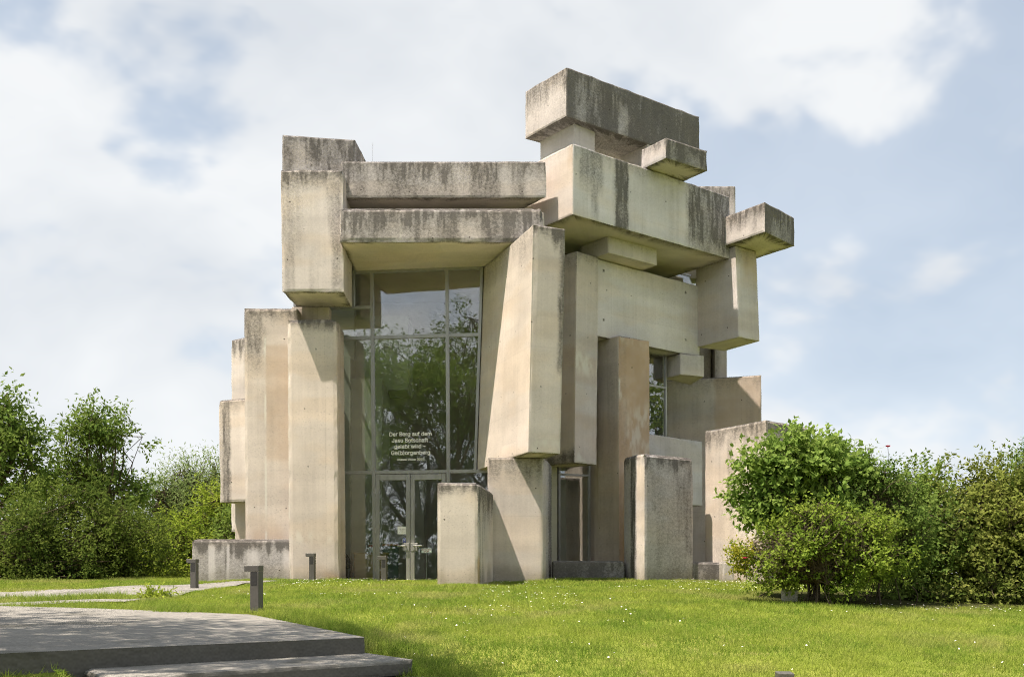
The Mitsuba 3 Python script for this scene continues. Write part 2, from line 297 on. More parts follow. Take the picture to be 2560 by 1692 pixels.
    'pier31c': ([(5.068, 28.9, 7.5), (5.621, 28.9, 7.5), (5.621, 29.7, 7.5), (5.068, 29.7, 7.5)], [(5.068, 28.9, -0.35), (5.621, 28.9, -0.35), (5.621, 29.7, -0.35), (5.068, 29.7, -0.35)], 0),
    'blk32': ([(4.298, 22.842, 3.342), (5.269, 21.2, 3.342), (6.453, 22.272, 3.342), (5.482, 23.914, 3.342)], [(4.298, 22.842, -0.35), (5.269, 21.2, -0.35), (6.453, 22.272, -0.35), (5.482, 23.914, -0.35)], 0.025),
    'low33': ([(3.918, 22.35, 0.402), (4.588, 22.35, 0.402), (4.588, 22.75, 0.402), (3.918, 22.75, 0.402)], [(3.918, 22.35, -0.35), (4.588, 22.35, -0.35), (4.588, 22.75, -0.35), (3.918, 22.75, -0.35)], 0.02),
    'low33b': ([(4.427, 21.5, 0.405), (4.671, 21.5, 0.405), (4.671, 21.9, 0.405), (4.427, 21.9, 0.405)], [(4.427, 21.5, -0.35), (4.671, 21.5, -0.35), (4.671, 21.9, -0.35), (4.427, 21.9, -0.35)], 0.01),
    'lblk': ([(2.43, 22.263, 2.673), (2.626, 21.648, 2.673), (2.785, 21.5, 2.673), (3.962, 22.326, 2.673), (3.462, 23.226, 2.673), (2.53, 22.963, 2.673)], [(2.43, 22.263, -0.35), (2.626, 21.648, -0.35), (2.785, 21.5, -0.35), (3.962, 22.326, -0.35), (3.462, 23.226, -0.35), (2.53, 22.963, -0.35)], 0.03),
    'planter': ([(0.864, 22.0, 0.429), (2.426, 22.0, 0.429), (2.426, 22.3, 0.429), (0.864, 22.3, 0.429)], [(0.864, 22.0, -0.35), (2.426, 22.0, -0.35), (2.426, 22.3, -0.35), (0.864, 22.3, -0.35)], 0.02),
}
DK, TN, WH, CL = 0, 1, 2, 3                  # dark lichen, tan repair, white bloom, clean
SO = dict(warm=.75, top=.75, length=.22, streak=0, bright=.984)      # undersides: stained along their edges
# name: (part name, label or None, {face: weathering, painted shade}); faces count from the left front edge; 'd' = the rest
STYLE = {
    'col1': ('column', None, {0: dict(warm=1, top=.95, length=.34, streak=.06, rects=[(.75, 1.2, 5.6, 6.6, TN, .7, .08), (0, .03, .3, 6, WH, .8, .02), (.1, .95, 4.7, 4.95, WH, .5, .04)]), 'd': dict(warm=1, top=.6)}),
    'col2': ('column', None, {0: dict(warm=.95, top=.75, length=.45, streak=.1, rects=[(-.1, .45, -.2, 1.25, DK, .62, .10), (.5, 1.02, .85, 3.45, TN, .38, .03), (.455, .50, .6, 6.5, WH, .95, .012), (.2, .9, 5.0, 6.2, TN, .35, .1)]), 'd': dict(warm=.9, top=.6)}),
    'rec2': ('wall', None, {'d': dict(warm=1, top=0, rects=[(0, .3, 0, 3, DK, .3, .1)])}),
    'lowwall': ('low_wall', 'low concrete wall streaked with dark lichen', {0: dict(warm=.25, top=1.0, length=.6, streak=.9, dirt_shade=.5, rects=[(.38, .53, .12, 1, CL, .95, .03), (1.22, 1.5, .25, 1, CL, .85, .06), (.78, .84, .1, 1, CL, .9, .015), (2.0, 2.3, .2, 1, CL, .8, .06)]), 'd': dict(top=1, dirt_shade=.5)}),
    'col4': ('column', None, {0: dict(warm=.6, top=.8, length=.45, streak=.3), 'd': dict(top=.6)}),
    'blk5': ('hanging_block', None, {0: dict(warm=.8, top=.5, length=.3, streak=.0, rects=[(.10, .33, -.3, 3.5, DK, .82, .06), (.02, .10, 0, 3.5, DK, .35, .05)]), 'b': SO, 'd': dict(top=.6)}),
    'col6': ('column', None, {0: dict(warm=.8, top=.7, length=.3), 'd': {}}),
    'blk7': ('overhanging_block', 'upright overhanging block, dark stained at its top', {0: dict(warm=.65, top=.9, length=.75, streak=.3, rects=[(1.08, 1.3, .2, 2.6, DK, .5, .06), (.02, .1, .3, 1.6, DK, .3, .05), (.3, .42, 0, 1.9, DK, .22, .08)]), 1: dict(warm=.6, top=.4, length=.4), 'b': dict(SO, warm=1), 'd': dict(top=.6, length=.8)}),
    'blk8': ('block', None, {0: dict(warm=.25, top=.8, length=1.6, streak=.35, dirt_shade=.65, rects=[(.25, .55, .15, 1.5, CL, .55, .1)]), 1: dict(warm=.2, top=.8, length=1.2, dirt_shade=.4), 'd': dict(top=.8)}),
    'beam9': ('beam', None, {0: dict(warm=.3, top=.85, length=1.15, streak=.55, dirt_shade=.62, rects=[(2.55, 2.8, .15, 1.2, CL, .5, .1), (3.5, 3.75, .1, 1.2, CL, .6, .06), (.55, .8, .2, 1.2, CL, .4, .1), (4.1, 4.5, .3, 1.2, CL, .6, .1)]), 'b': SO, 'd': dict(top=.8)}),
    'lintel': ('lintel', 'chipped concrete lintel above the glazing', {0: dict(warm=.3, top=.9, length=1.1, streak=.6, dirt_shade=.72, rects=[(-.1, .22, -.1, 1.2, DK, .6, .1), (1.28, 1.32, .28, .7, WH, 1, .015), (2.6, 3.0, .3, 1, CL, .5, .1), (1.1, 1.6, .45, 1, CL, .4, .1)]), 'b': dict(SO, warm=1, length=.12), 'd': dict(top=.7)}),
    'slab11': ('leaning_slab', 'leaning slab beside the glazing with splayed lit flank', {0: dict(warm=1, top=.35, length=.8, streak=.05, rects=[(2.3, 3.2, -.1, .8, DK, .38, .2)]), 1: dict(warm=.8, top=1, length=.55, streak=.05, rects=[(.60, .9, -.3, 2.9, DK, .75, .05), (-.1, .9, 4.3, 5, WH, .6, .05)]), 'b': dict(SO, warm=1), 'd': dict(top=.6)}),
    'pcol': ('column', None, {0: dict(warm=.85, top=.6, length=.6, streak=.08), 1: dict(warm=.6, top=.3), 2: dict(warm=.4, top=.4, dirt_shade=.3, rects=[(.4, 1.3, -.2, 3, DK, .85, .15)]), 'd': {}}),
    'sblk': ('block', None, {0: dict(warm=.9, top=.9, length=.42, streak=.04), 1: dict(warm=.7, top=.95, length=.95, streak=.35, rects=[(-.1, .25, 1.35, 2.4, TN, .9, .1)]), 'd': dict(top=.8)}),
    'slab15': ('slab', None, {0: dict(warm=.75, top=.4, rects=[(-1, 3, 2.2, 6, TN, .3, .05), (-1, 3, 4.55, 6, DK, .85, .1)]), 1: dict(warm=.55, top=.5, length=.3, streak=.12, rects=[(-1, 1, 2.35, 2.75, WH, .9, .05), (-1, 1, 2.4, 3.0, TN, .28, .03), (-1, 1, 3.75, 5, TN, .25, .05), (-1, 1, 4.6, 5, WH, .8, .05)]), 'b': dict(SO, warm=1), 'd': {}}),
    'wall16': ('wall', 'pale smooth concrete wall under the overhanging box', {0: dict(warm=.12, top=.12, length=.35, streak=.03, bright=1.15, rects=[(.2, .26, .23, .29, DK, 1.2, .008), (3.1, 3.16, .23, .29, DK, 1.2, .008), (.2, .26, 1.38, 1.44, DK, 1.2, .008), (3.1, 3.16, 1.43, 1.49, DK, 1.2, .008)]), 'b': dict(SO, warm=.3), 'd': {}}),
    'ledge': ('ledge_block', None, {'b': dict(SO, top=.2), 'd': dict(warm=.55, top=.25, length=.25, streak=.1)}),
    'box': ('overhanging_box', 'long overhanging box with black vertical water stains', {0: dict(warm=.85, top=.15, length=.3, streak=.02, rects=[(4.05, 4.3, 0, .5, TN, .4, .05)]), 1: dict(warm=.05, top=.35, length=.35, streak=.12, bright=1.13, rects=[(.22, .9, -.3, .85, DK, .62, .12), (1.26, 1.66, -.3, 3, DK, .95, .05), (3.62, 5.6, -.3, 1.5, DK, .88, .12), (.55, .75, .5, 1.4, DK, .5, .08)]), 'b': dict(SO, top=.7, length=.3), 'd': dict(top=.6)}),
    'top': ('top_block', 'topmost block, dark grey on its right flank', {0: dict(warm=.55, top=.7, length=.95, streak=.35, dirt_shade=.2), 1: dict(warm=.05, top=.95, length=2.6, streak=.4, dirt_shade=1.15, rects=[(1.75, 2.1, .4, 1.4, CL, .5, .15), (.35, .6, .2, 1.4, CL, .35, .1), (2.6, 3.1, .6, 1.4, CL, .4, .2)]), 'b': dict(SO, top=1, length=.6, dirt_shade=.5, warm=.3), 'd': dict(top=.8, dirt_shade=.4)}),  # underside: edge stains plus the recess shade painted in as extra dark
    'pier19': ('pier', None, {'d': dict(warm=.05, top=.1, streak=.02, bright=1.02)}),
    'pier20': ('pier', None, {'d': dict(warm=.1, top=.2, length=.4, streak=.2)}),
    'blk21': ('block', None, {0: dict(warm=.35, top=.75, length=.4, streak=.3, dirt_shade=.15), 1: dict(warm=.05, top=.95, length=.9, streak=.5, dirt_shade=.8), 'b': dict(SO, top=.85, length=.3), 'd': dict(top=.8)}),
    'neck21': ('block', None, {'d': dict(warm=.2, top=.5)}),
    'blk23': ('block', None, {0: dict(warm=.4, top=.8, length=1.2, streak=.3, dirt_shade=.3), 'd': {}}),
    'col25': ('hanging_block', None, {0: dict(warm=.4, top=.2, streak=.03, length=.6), 1: dict(warm=.35, top=.3, length=.5, streak=.05, rects=[(.25, .8, -.1, .75, TN, .45, .1)]), 'b': dict(SO, top=.3), 'd': {}}),
    'blk24': ('corner_block', None, {0: dict(warm=.55, top=.9, length=.6, streak=.4, dirt_shade=.15), 1: dict(warm=.1, top=.95, length=1.1, streak=.5, dirt_shade=.85), 'b': dict(SO, top=.9, length=.35), 'd': dict(top=.8)}),
    'blk27': ('block', None, {'b': dict(SO, top=.3), 'd': dict(warm=.25, top=.15, streak=.05, bright=1.02)}),
    'pier28': ('pier', 'pier coated in tan render', {0: dict(warm=.9, top=.1, rects=[(-1, 9, 2.0, 9, TN, .35, .3)]), 1: dict(warm=1, top=.0, rects=[(-.05, 1.2, -.1, 9, TN, .85, .03), (.2, 1.0, 1.6, 3.6, WH, .55, .15), (-.05, .1, 1.0, 1.5, WH, .9, .03), (-.2, 1.2, -.1, .12, WH, .5, .05)]), 'd': dict(warm=1, top=.1)}),
    'pier28b': ('pier', None, {'d': dict(warm=.9, top=.1, rects=[(-1, 9, 2.5, 9, TN, .3, .3)])}),
    'sill30': ('sill_block', None, {0: dict(warm=.0, top=.12, length=.2, streak=.12, bright=.97), 'd': dict(warm=0, top=.2)}),
    'blk31': ('wall', 'wall with tan repair patches and dark corner', {0: dict(warm=.55, top=.35, length=.5, streak=.12, bright=1.08, rects=[(1.75, 3.0, -.2, 1.6, TN, .5, .06), (.6, 3.4, 1.3, 6, TN, .25, .2), (4.6, 4.85, -.2, 3, DK, .85, .1), (2.95, 3.1, -.2, 1.5, DK, .25, .06)]), 1: dict(top=.9, dirt_shade=.4), 'd': {}}),
    'pier31b': ('pier', None, {'d': dict(warm=.3, top=.2, rects=[(-.2, .12, -1, 9, DK, .55, .1)])}),
    'pier31c': ('pier', None, {'d': dict(warm=.5, top=.2, dirt_shade=.45)}),
    'blk32': ('block', None, {0: dict(warm=.95, top=.75, length=.7, streak=.14, rects=[(.75, .9, -.1, 1.9, DK, .4, .06)]), 'd': dict(top=.8)}),
    'low33': ('low_wall', None, {'d': dict(warm=.2, top=.9, dirt_shade=.95)}),
    'low33b': ('low_wall', None, {'d': dict(warm=.6, top=.3, dirt_shade=.2)}),
    'lblk': ('block', 'free-standing low block with black streaked right face', {0: dict(warm=.2, top=.8, length=.5, streak=.25, dirt_shade=.2, rects=[(.34, .62, -.2, 3.2, DK, .9, .05)]), 1: dict(warm=.9, top=.35, length=.3, streak=0), 2: dict(warm=.15, top=1.0, length=.7, streak=.5, dirt_shade=.35, rects=[(1.1, 1.4, -.1, 2.2, DK, .6, .08), (.15, .35, -.1, 1.3, DK, .5, .06), (.62, .7, -.1, 2.6, DK, .45, .04)]), 'd': dict(top=.9)}),
    'planter': ('low_wall', 'blackened low planter wall', {'d': dict(warm=.1, top=.9, length=.6, dirt_shade=1.0)}),
}
CHURCH = thing('church', 'brutalist church of stacked raw concrete blocks with tall glazed entrance', 'church')
for si, (nm, (t, b, chip)) in enumerate(BLOCKS.items()):
    part, lab, st = STYLE[nm]
    n = len(t)
    faces = [face_row(**st.get(i, st['d'])) for i in range(n)] + [face_row(warm=.2, top=1, length=2.5, dirt_shade=.95), face_row(**st.get('b', dict(SO, top=.4)))]  # top faces darkened so the sunlit roofs bounce less light below
    m, uv = block_mesh(t, b, faces, chip, seed=si + 1)
    put(part, m, 'concrete', CHURCH, uv=uv, label=lab)

# ------------------------------------------------------------------ other materials
def principled(c, rough=.6, metal=0.0, spec=.5):
    return {'type': 'twosided', 'bsdf': {'type': 'principled', 'base_color': c if isinstance(c, dict) else {'type': 'rgb', 'value': list(c)}, 'roughness': rough, 'metallic': metal, 'specular': spec}}


def steel(p, n, uv):
    a = fbm(p.x * 14, p.y * 14, p.z * 2.2, 3)
    return mix([.27, .27, .265], [.42, .42, .415], a)


def bollard_grey(p, n, uv):
    return mi.Color3f(.095, .091, .085) * (.82 + .3 * fbm(p.x * 22, p.y * 22, p.z * 5, 3))


def inner(p, n, uv):
    b = fbm(p.x * 1.3, p.y * 1.3, p.z * .9, 4)
    holes = noise(p.x * 40, p.y * 40, p.z * 40)
    return mi.Color3f(.46, .44, .37) * (.8 + .35 * b) * (.95 + .1 * noise(0, 0, p.z * 4)) * (.94 + .1 * holes)


scene['steel'] = principled(mikit.proc(steel), .38, .55)
scene['bollard_metal'] = principled(mikit.proc(bollard_grey), .5, .2)
scene['inner_concrete'] = {'type': 'twosided', 'bsdf': {'type': 'diffuse', 'reflectance': mikit.proc(inner)}}
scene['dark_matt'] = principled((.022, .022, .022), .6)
scene['glass'] = {'type': 'thindielectric', 'int_ior': 2.4, 'specular_transmittance': {'type': 'rgb', 'value': [.74, .83, .82]}}
scene['white_vinyl'] = principled((.78, .78, .76), .5)
scene['paper'] = principled((.78, .79, .78), .7)
scene['blue_print'] = principled((.05, .07, .42), .5)
scene['red_print'] = principled((.42, .05, .04), .5)
scene['grey_print'] = principled((.25, .26, .26), .6)
scene['wood'] = principled(mikit.proc(lambda p, n, uv: mi.Color3f(.48, .34, .18) * (.85 + .3 * fbm(p.x * 3, p.y * 3, p.z * 26, 3))), .45)
scene['dark_plastic'] = principled((.03, .03, .032), .4)
scene['petrol_paint'] = principled((.07, .12, .13), .5)
scene['orange_paint'] = principled((.45, .16, .04), .5)
TAB = mi.Float(np.array(rows, np.float32).ravel())

# ------------------------------------------------------------------ glazing of the entrance: frame and panes in one slightly turned plane
GL, GR = np.array([-3.665, 23.650]), np.array([-.641, 23.275])
GE = (GR - GL) / np.linalg.norm(GR - GL); GN = np.array([GE[1], -GE[0]])      # along the glass, and out of it towards the lawn
FLOOR = -.16


def on_glass(m):
    """(along, out, up) -> world"""
    v = np.asarray(m[0], float)
    xy = GL[None] + v[:, :1] * GE + v[:, 1:2] * GN
    return np.column_stack([xy, v[:, 2]]), m[1]


def strip(a, b, w, d=.05):
    """a bar between two (u, z) points of the glass plane"""
    (u0, z0), (u1, z1) = a, b
    h = w / 2
    if abs(u1 - u0) < abs(z1 - z0):
        c = [(u0 - h, z0), (u0 + h, z0), (u1 + h, z1), (u1 - h, z1)]
    else:
        c = [(u0, z0 - h), (u1, z1 - h), (u1, z1 + h), (u0, z0 + h)]
    v = np.array([(u, o, z) for o in (-d / 2, d / 2) for u, z in c], float)
    f = np.array([[0, 1, 2], [0, 2, 3], [4, 6, 5], [4, 7, 6], [0, 5, 1], [0, 4, 5], [1, 6, 2], [1, 5, 6], [2, 7, 3], [2, 6, 7], [3, 4, 0], [3, 7, 4]])
    return on_glass((v, f))


def quad(pts, out=0.0):
    v = np.array([(u, out, z) for u, z in pts], float)
    return on_glass((v, np.array([[0, 1, 2], [0, 2, 3]])))


WIN = CHURCH + '__entrance_glazing'
tag(WIN, 'tall entrance glazing in slim metal frame with white lettering')
zt, z1, z2, zs = 7.11, 5.585, 2.485, 6.29
ml, mr = (lambda z: .485 - .047 * (z - 2.5) / 4.6), (lambda z: 2.23 - .032 * (z - 2.5) / 4.6)
jr = lambda z: 2.85 + .158 * (z - 2.5) / 4.6
w = .075
for a, b, ww, dd in [((ml(zt), zt), (ml(FLOOR), FLOOR), w, .09), ((mr(zt), zt), (mr(FLOOR), FLOOR), w, .09), ((jr(zt), zt), (jr(z2), z2), .06, .09),
                     ((0, zt), (3.02, zt), .07, .085), ((-.5, z1), (jr(z1), z1), .075, .08), ((-.5, z2), (3.3, z2), .075, .08), ((-.6, zs), (ml(zs), zs), .06, .08),
                     ((.005, zt), (.005, zs), .05, .085)]:
    put('mullion', strip(a, b, ww, dd), 'steel', WIN)
g = .01
for pts in [[(0, zs), (ml(zs), zs), (ml(zt), zt), (0, zt)], [(-.65, z1), (ml(z1), z1), (ml(zs), zs), (-.65, zs)], [(-.65, z2), (ml(z2), z2), (ml(z1), z1), (-.65, z1)],
            [(-.65, FLOOR), (ml(FLOOR), FLOOR), (ml(z2), z2), (-.65, z2)],
            [(ml(z1), z1), (mr(z1), z1), (mr(zt), zt), (ml(zt), zt)], [(ml(z2), z2), (mr(z2), z2), (mr(z1), z1), (ml(z1), z1)],
            [(mr(z1), z1), (jr(z1), z1), (jr(zt), zt), (mr(zt), zt)], [(mr(z2), z2), (jr(z2), z2), (jr(z1), z1), (mr(z1), z1)], [(mr(FLOOR), FLOOR), (3.4, FLOOR), (3.4, z2), (mr(z2), z2)]]:
    put('pane', quad(pts), 'glass', WIN)
for text, uc, z, h in [('Der Berg auf dem', 1.34, 3.315, .088), ('Jesu Botschaft', 1.33, 3.17, .088), ('gelebt wird –', 1.33, 3.03, .088), ('Ge(b)orgenberg', 1.345, 2.885, .088), ('Unsere Vision 2020', 1.35, 2.75, .05)]:
    m = meshkit.text_mesh(text, h, .003, bold=True)
    v = np.asarray(m.vertices); wd = v[:, 0].max()
    put('lettering', on_glass((np.column_stack([v[:, 0] + uc - wd / 2, .004 + v[:, 2], v[:, 1] + z]), m.faces)), 'white_vinyl', WIN)

# double door: frames, panes, handles
DOOR = CHURCH + '__entrance_door'
tag(DOOR, 'metal framed glass double door')
for i, (a, b) in enumerate(((.53, 1.345), (1.355, 2.175))):
    fw, ft = .095, .13
    for q in ([(a, FLOOR), (a + fw, FLOOR), (a + fw, 2.43), (a, 2.43)], [(b - fw, FLOOR), (b, FLOOR), (b, 2.43), (b - fw, 2.43)], [(a + fw, 2.43 - ft), (b - fw, 2.43 - ft), (b - fw, 2.43), (a + fw, 2.43)], [(a + fw, FLOOR), (b - fw, FLOOR), (b - fw, FLOOR + .1), (a + fw, FLOOR + .1)]):
        (u0, zz0), _, (u1, zz1), _ = q
        put('frame_bar', on_glass(box(u0 + .001, u1 - .001, .0, .055, zz0, zz1, .004)), 'steel', DOOR)
    put('pane', quad([(a + fw - .01, FLOOR + .09), (b - fw + .01, FLOOR + .09), (b - fw + .01, 2.31), (a + fw - .01, 2.31)], .027), 'glass', DOOR)
    u = 1.255 if i == 0 else 1.445
    put('lock_plate', on_glass(box(u - .08, u + .075, .056, .072, .675, .86, .004)), 'steel', DOOR)
    s = -1 if i == 0 else 1
    hnd = join([tube([(u, .07, .79), (u, .13, .79)], .014, 8), tube([(u, .13, .79), (u + s * .15, .13, .79), (u + s * .19, .125, .79)], .014, 8), box(u - .018, u + .018, .072, .08, .70, .73)])
    put('handle', on_glass(hnd), 'steel', DOOR)
for z in (.25, 1.15, 2.05):
    put('hinge', on_glass(tube([(.522, .045, z - .06), (.522, .045, z + .06)], .016, 8)), 'steel', DOOR)

N = thing('notice', 'white paper notice taped inside the left leaf of the glass door', 'notice')
put('sheet', on_glass(box(1.05, 1.25, .031, .033, 1.062, 1.236)), 'paper', N)
for zz, a, b in ((1.18, 1.10, 1.21), (1.168, 1.09, 1.22), (1.14, 1.10, 1.21), (1.125, 1.11, 1.2), (1.1, 1.09, 1.22)):
    put('print_line', on_glass(box(a, b, .0335, .0345, zz, zz + .006)), 'grey_print', N)
N = thing('sticker', 'small blue and white pictogram sticker on the glass door', 'sticker')
put('sheet', on_glass(box(1.185, 1.252, .031, .0325, .878, .972)), 'blue_print', N)
put('pictogram', on_glass(join([box(1.195, 1.208, .033, .034, .93, .965), box(1.2, 1.232, .033, .034, .915, .93), tube([(1.222 + .016 * math.cos(a), .0338, .903 + .016 * math.sin(a)) for a in np.linspace(-2.6, 1.6, 12)], .004, 5), box(1.222, 1.24, .033, .034, .945, .965)])), 'white_vinyl', N)
N = thing('warning_stand', 'small white step warning sign on thin pole behind the door', 'sign')
put('board', on_glass(box(1.60, 1.84, -.012, -.004, .63, .735, .002)), 'paper', N)
sg = on_glass(tube([(1.72, -.02, FLOOR), (1.72, -.02, .64)], .013, 8)); bs = on_glass(tube([(1.72, -.02, FLOOR + .001), (1.72, -.02, FLOOR + .03)], .14, 16))
for text, z in (('ACHTUNG', .69), ('STUFE', .645)):
    m = meshkit.text_mesh(text, .032, .001, bold=True); v = np.asarray(m.vertices)
    put('lettering', on_glass((np.column_stack([v[:, 0] + 1.72 - v[:, 0].max() / 2, -.0035 + v[:, 2], v[:, 1] + z]), m.faces)), 'red_print', N)
put('pole', sg, 'steel', N); put('foot', bs, 'steel', N)

# ------------------------------------------------------------------ inside: floor, shell and what shows through the glass
put('interior_floor', box(-5.3, 5.6, 23.75, 31.5, FLOOR - .25, FLOOR), 'inner_concrete', CHURCH)
for m in [box(-5.3, 5.6, 31.5, 31.9, FLOOR, 8.5), box(-5.3, -4.95, 24.9, 31.5, FLOOR, 8.498), box(-5.3, -4.95, 24.0, 24.9, FLOOR, 6.25), box(5.2, 5.6, 28.6, 31.5, FLOOR, 5.0)]:
    put('interior_wall', m, 'inner_concrete', CHURCH)
put('roof_slab', box(-4.95, 1.0, 23.6, 31.5, 8.5, 8.75), 'inner_concrete', CHURCH)
put('roof_slab', box(1.4, 5.2, 27.0, 31.5, 7.95, 8.3), 'inner_concrete', CHURCH)
put('interior_pier', box(-5.2, -3.86, 24.45, 25.2, FLOOR, 5.35), 'inner_concrete', CHURCH)
put('interior_block', box(-3.86, -3.13, 24.62, 26.2, FLOOR, 4.85), 'inner_concrete', CHURCH)
put('interior_block', box(-3.9, -2.6, 25.6, 26.8, 4.75, 6.6), 'inner_concrete', CHURCH)
put('interior_wall', box(-2.75, -2.28, 26.5, 27.0, FLOOR, 2.6), 'inner_concrete', CHURCH)
put('interior_wall', box(-4.9, -3.9, 25.3, 25.6, FLOOR, 7.3), 'inner_concrete', CHURCH)

K = thing('reception_desk', 'brown wooden reception desk behind the left glass panes', 'desk')
put('front_panel', box(-3.70, -2.98, 24.10, 24.14, FLOOR, .62), 'wood', K)
put('side_panel', box(-3.72, -3.68, 24.145, 24.58, FLOOR, .62), 'orange_paint', K)
put('side_panel', box(-3.02, -2.98, 24.145, 24.58, FLOOR, .62), 'wood', K)
put('desk_top', box(-3.74, -2.94, 24.08, 24.60, .625, .655, .006), 'wood', K)
K = thing('leaflet_holder', 'white leaflet holder standing on the reception desk', 'leaflet holder')
put('tray', box(-3.42, -3.10, 24.22, 24.34, .66, .68), 'paper', K)
put('leaflet', turn(box(-3.41, -3.25, 24.27, 24.28, .68, .86), 4, (-3.3, 24.45)), 'paper', K)
put('leaflet', turn(box(-3.24, -3.11, 24.28, 24.29, .68, .83), -6, (-3.2, 24.46)), 'grey_print', K)
put('heading', box(-3.40, -3.26, 24.255, 24.258, .80, .835), 'red_print', K)
K = thing('display_board', 'small petrol display board with orange rim behind the desk', 'display board')
put('board', box(-3.10, -2.72, 24.5, 24.53, -.1, .82), 'petrol_paint', K)
put('rim', box(-3.11, -2.71, 24.49, 24.54, .825, .87), 'orange_paint', K)
put('picture', box(-3.42, -3.16, 24.595, 24.615, .89, 1.2), 'grey_print', K)
put('foot', box(-3.11, -2.71, 24.4, 24.62, FLOOR, FLOOR + .04), 'dark_plastic', K)
K = thing('chair', 'dark chair with curved backrest beside the reception desk', 'chair')
cx0, cy0 = -4.02, 24.1
for a, b in ((-.2, -.17), (.2, -.17), (-.2, .2), (.2, .2)):
    put('leg', tube([(cx0 + a, cy0 + b, FLOOR), (cx0 + a, cy0 + b, .28)], .014, 6), 'steel', K)
put('seat', box(cx0 - .22, cx0 + .22, cy0 - .2, cy0 + .22, .285, .33, .012), 'dark_plastic', K)
bk = []
for s in (0, 1):
    bk.append(np.array([(cx0 + .17 + .07 * math.sin(q * 3) - .15 * q * q + .004, cy0 - .18 + s * .36, .05 + .62 * q) for q in np.linspace(0, 1, 9)]))
v = np.vstack([bk[0], bk[1], bk[0] + [.03, 0, 0], bk[1] + [.03, 0, 0]])
f = []
for i in range(8):
    f += [[i, i + 1, 10 + i], [i, 10 + i, 9 + i], [18 + i, 28 + i, 19 + i], [18 + i, 27 + i, 28 + i], [i, 19 + i, i + 1], [i, 18 + i, 19 + i], [9 + i, 10 + i, 28 + i], [9 + i, 28 + i, 27 + i]]
put('backrest', (v, np.array(f)), 'dark_plastic', K)
put('armrest', tube([(cx0 - .18, cy0 - .21, .30), (cx0 - .18, cy0 - .21, .5), (cx0 + .2, cy0 - .21, .5)], .014, 6), 'steel', K)


# ------------------------------------------------------------------ glazed openings of the right-hand side
def window(name, p0, p1, z0, z1, cross=(), label=None, fw=.05, tops=None):
    """an upright framed pane between two plan points"""
    k = key_for(CHURCH + '__' + name)
    tag(k, label)
    p0, p1 = np.array(p0, float), np.array(p1, float)
    e = (p1 - p0) / np.linalg.norm(p1 - p0); nn = np.array([e[1], -e[0]]); L = np.linalg.norm(p1 - p0)

    def w(m):
        v = np.asarray(m[0]); xy = p0 + v[:, :1] * e + v[:, 1:2] * nn
        return np.column_stack([xy, v[:, 2]]), m[1]
    for a, b, c, d in [(0, fw, z0, z1), (L - fw, L, z0, z1)]:
        put('frame_bar', w(box(a, b, -.03, .03, c, d)), 'steel', k)
    for c in [z0 + .002, z1 - fw - .002, *cross]:
        put('frame_bar', w(box(fw, L - fw, -.028, .028, c, c + fw)), 'steel', k)
    put('pane', w((np.array([[0, 0, z0], [L, 0, z0], [L, 0, z1], [0, 0, z1]]), np.array([[0, 1, 2], [0, 2, 3]]))), 'glass', k)


window('side_door', (1.10, 24.4), (1.885, 24.75), -.1, 3.1, (2.5,), 'narrow glazed side door in the recess')
put('wall', box(.55, 1.07, 24.3, 24.75, -.3, 4.2), 'inner_concrete', CHURCH)
put('interior_wall', box(1.15, 1.32, 24.95, 25.3, FLOOR, 4.0), 'inner_concrete', CHURCH)
window('side_window', (3.3, 25.55), (3.93, 26.1), 3.45, 5.75, (4.86,), 'tall dark window between tan pier and wall')
window('strip_window', (2.0, 25.0), (4.95, 27.2), 7.35, 8.05, (), 'low strip window under the overhanging box')
window('strip_window', (.9, 23.75), (2.2, 24.75), 7.35, 8.05, ())
put('interior_wall', box(2.6, 3.92, 26.62, 26.8, FLOOR, 7.0), 'dark_matt', CHURCH)  # black backdrop added: the unlit interior is painted into its colour
put('interior_wall', turn(box(1.0, 5.3, 25.4, 25.6, 7.0, 8.4), 37, (2.0, 25.4)), 'dark_matt', CHURCH)  # black sheet behind the strip windows, interior darkness painted in
window('clerestory_window', (-4.97, 24.9), (-4.97, 23.40), 6.26, 8.45, (7.3,))
put('lightning_rod', tube([(-3.35, 24.6, 9.3), (-3.35, 24.6, 10.5)], .0035, 6), 'steel', CHURCH)
put('parapet_wall', box(-4.9, .6, 23.3, 23.6, 7.75, 8.5), 'inner_concrete', CHURCH)

# ------------------------------------------------------------------ the lie of the land
PROF = np.array([(-40, -2.0), (0, -1.65), (3, -1.62), (6, -1.5), (8, -1.12), (9, -.93), (10, -.74), (11, -.61), (12.4, -.50), (14.3, -.385), (17, -.26), (19.5, -.19), (22, -.115), (23.5, -.07), (30, -.07), (45, -.3), (80, -2.0), (400, -9), (900, -20)], float)
PLATFORM = [(-1.37, 9.6), (-3.13, 12.26), (-5.2, 12.75), (-9.5, 13.1), (-9.5, 2.9)]
PATH = [(-14, 13.0), (-7.3, 13.7), (-5.6, 14.7), (-5.35, 16.5), (-5.5, 19.0), (-5.6, 21.2), (-3.2, 22.6), (-3.2, 23.8), (-1.0, 23.4), (-1.0, 23.9), (-4.4, 24.2), (-4.2, 22.2), (-5.9, 22.2), (-7.6, 20.6), (-10.5, 19.2), (-16, 18.6)]
SHRUB_SHADE = [(3.75, 15.7), (4.15, 14.85), (4.7, 14.45), (5.8, 14.6), (7.6, 15.6), (10.5, 16.2), (11.5, 20), (4.6, 18.2), (4.1, 16.6)]
ISLAND = [(-8.2, 15.4), (-7.3, 15.25), (-6.1, 15.6), (-5.75, 16.4), (-6.3, 16.9), (-7.6, 16.6), (-8.4, 16.1)]
E1, E2, C0 = np.array([-.772, -.635]), np.array([-.557, .83]), np.array([-1.37, 9.6])


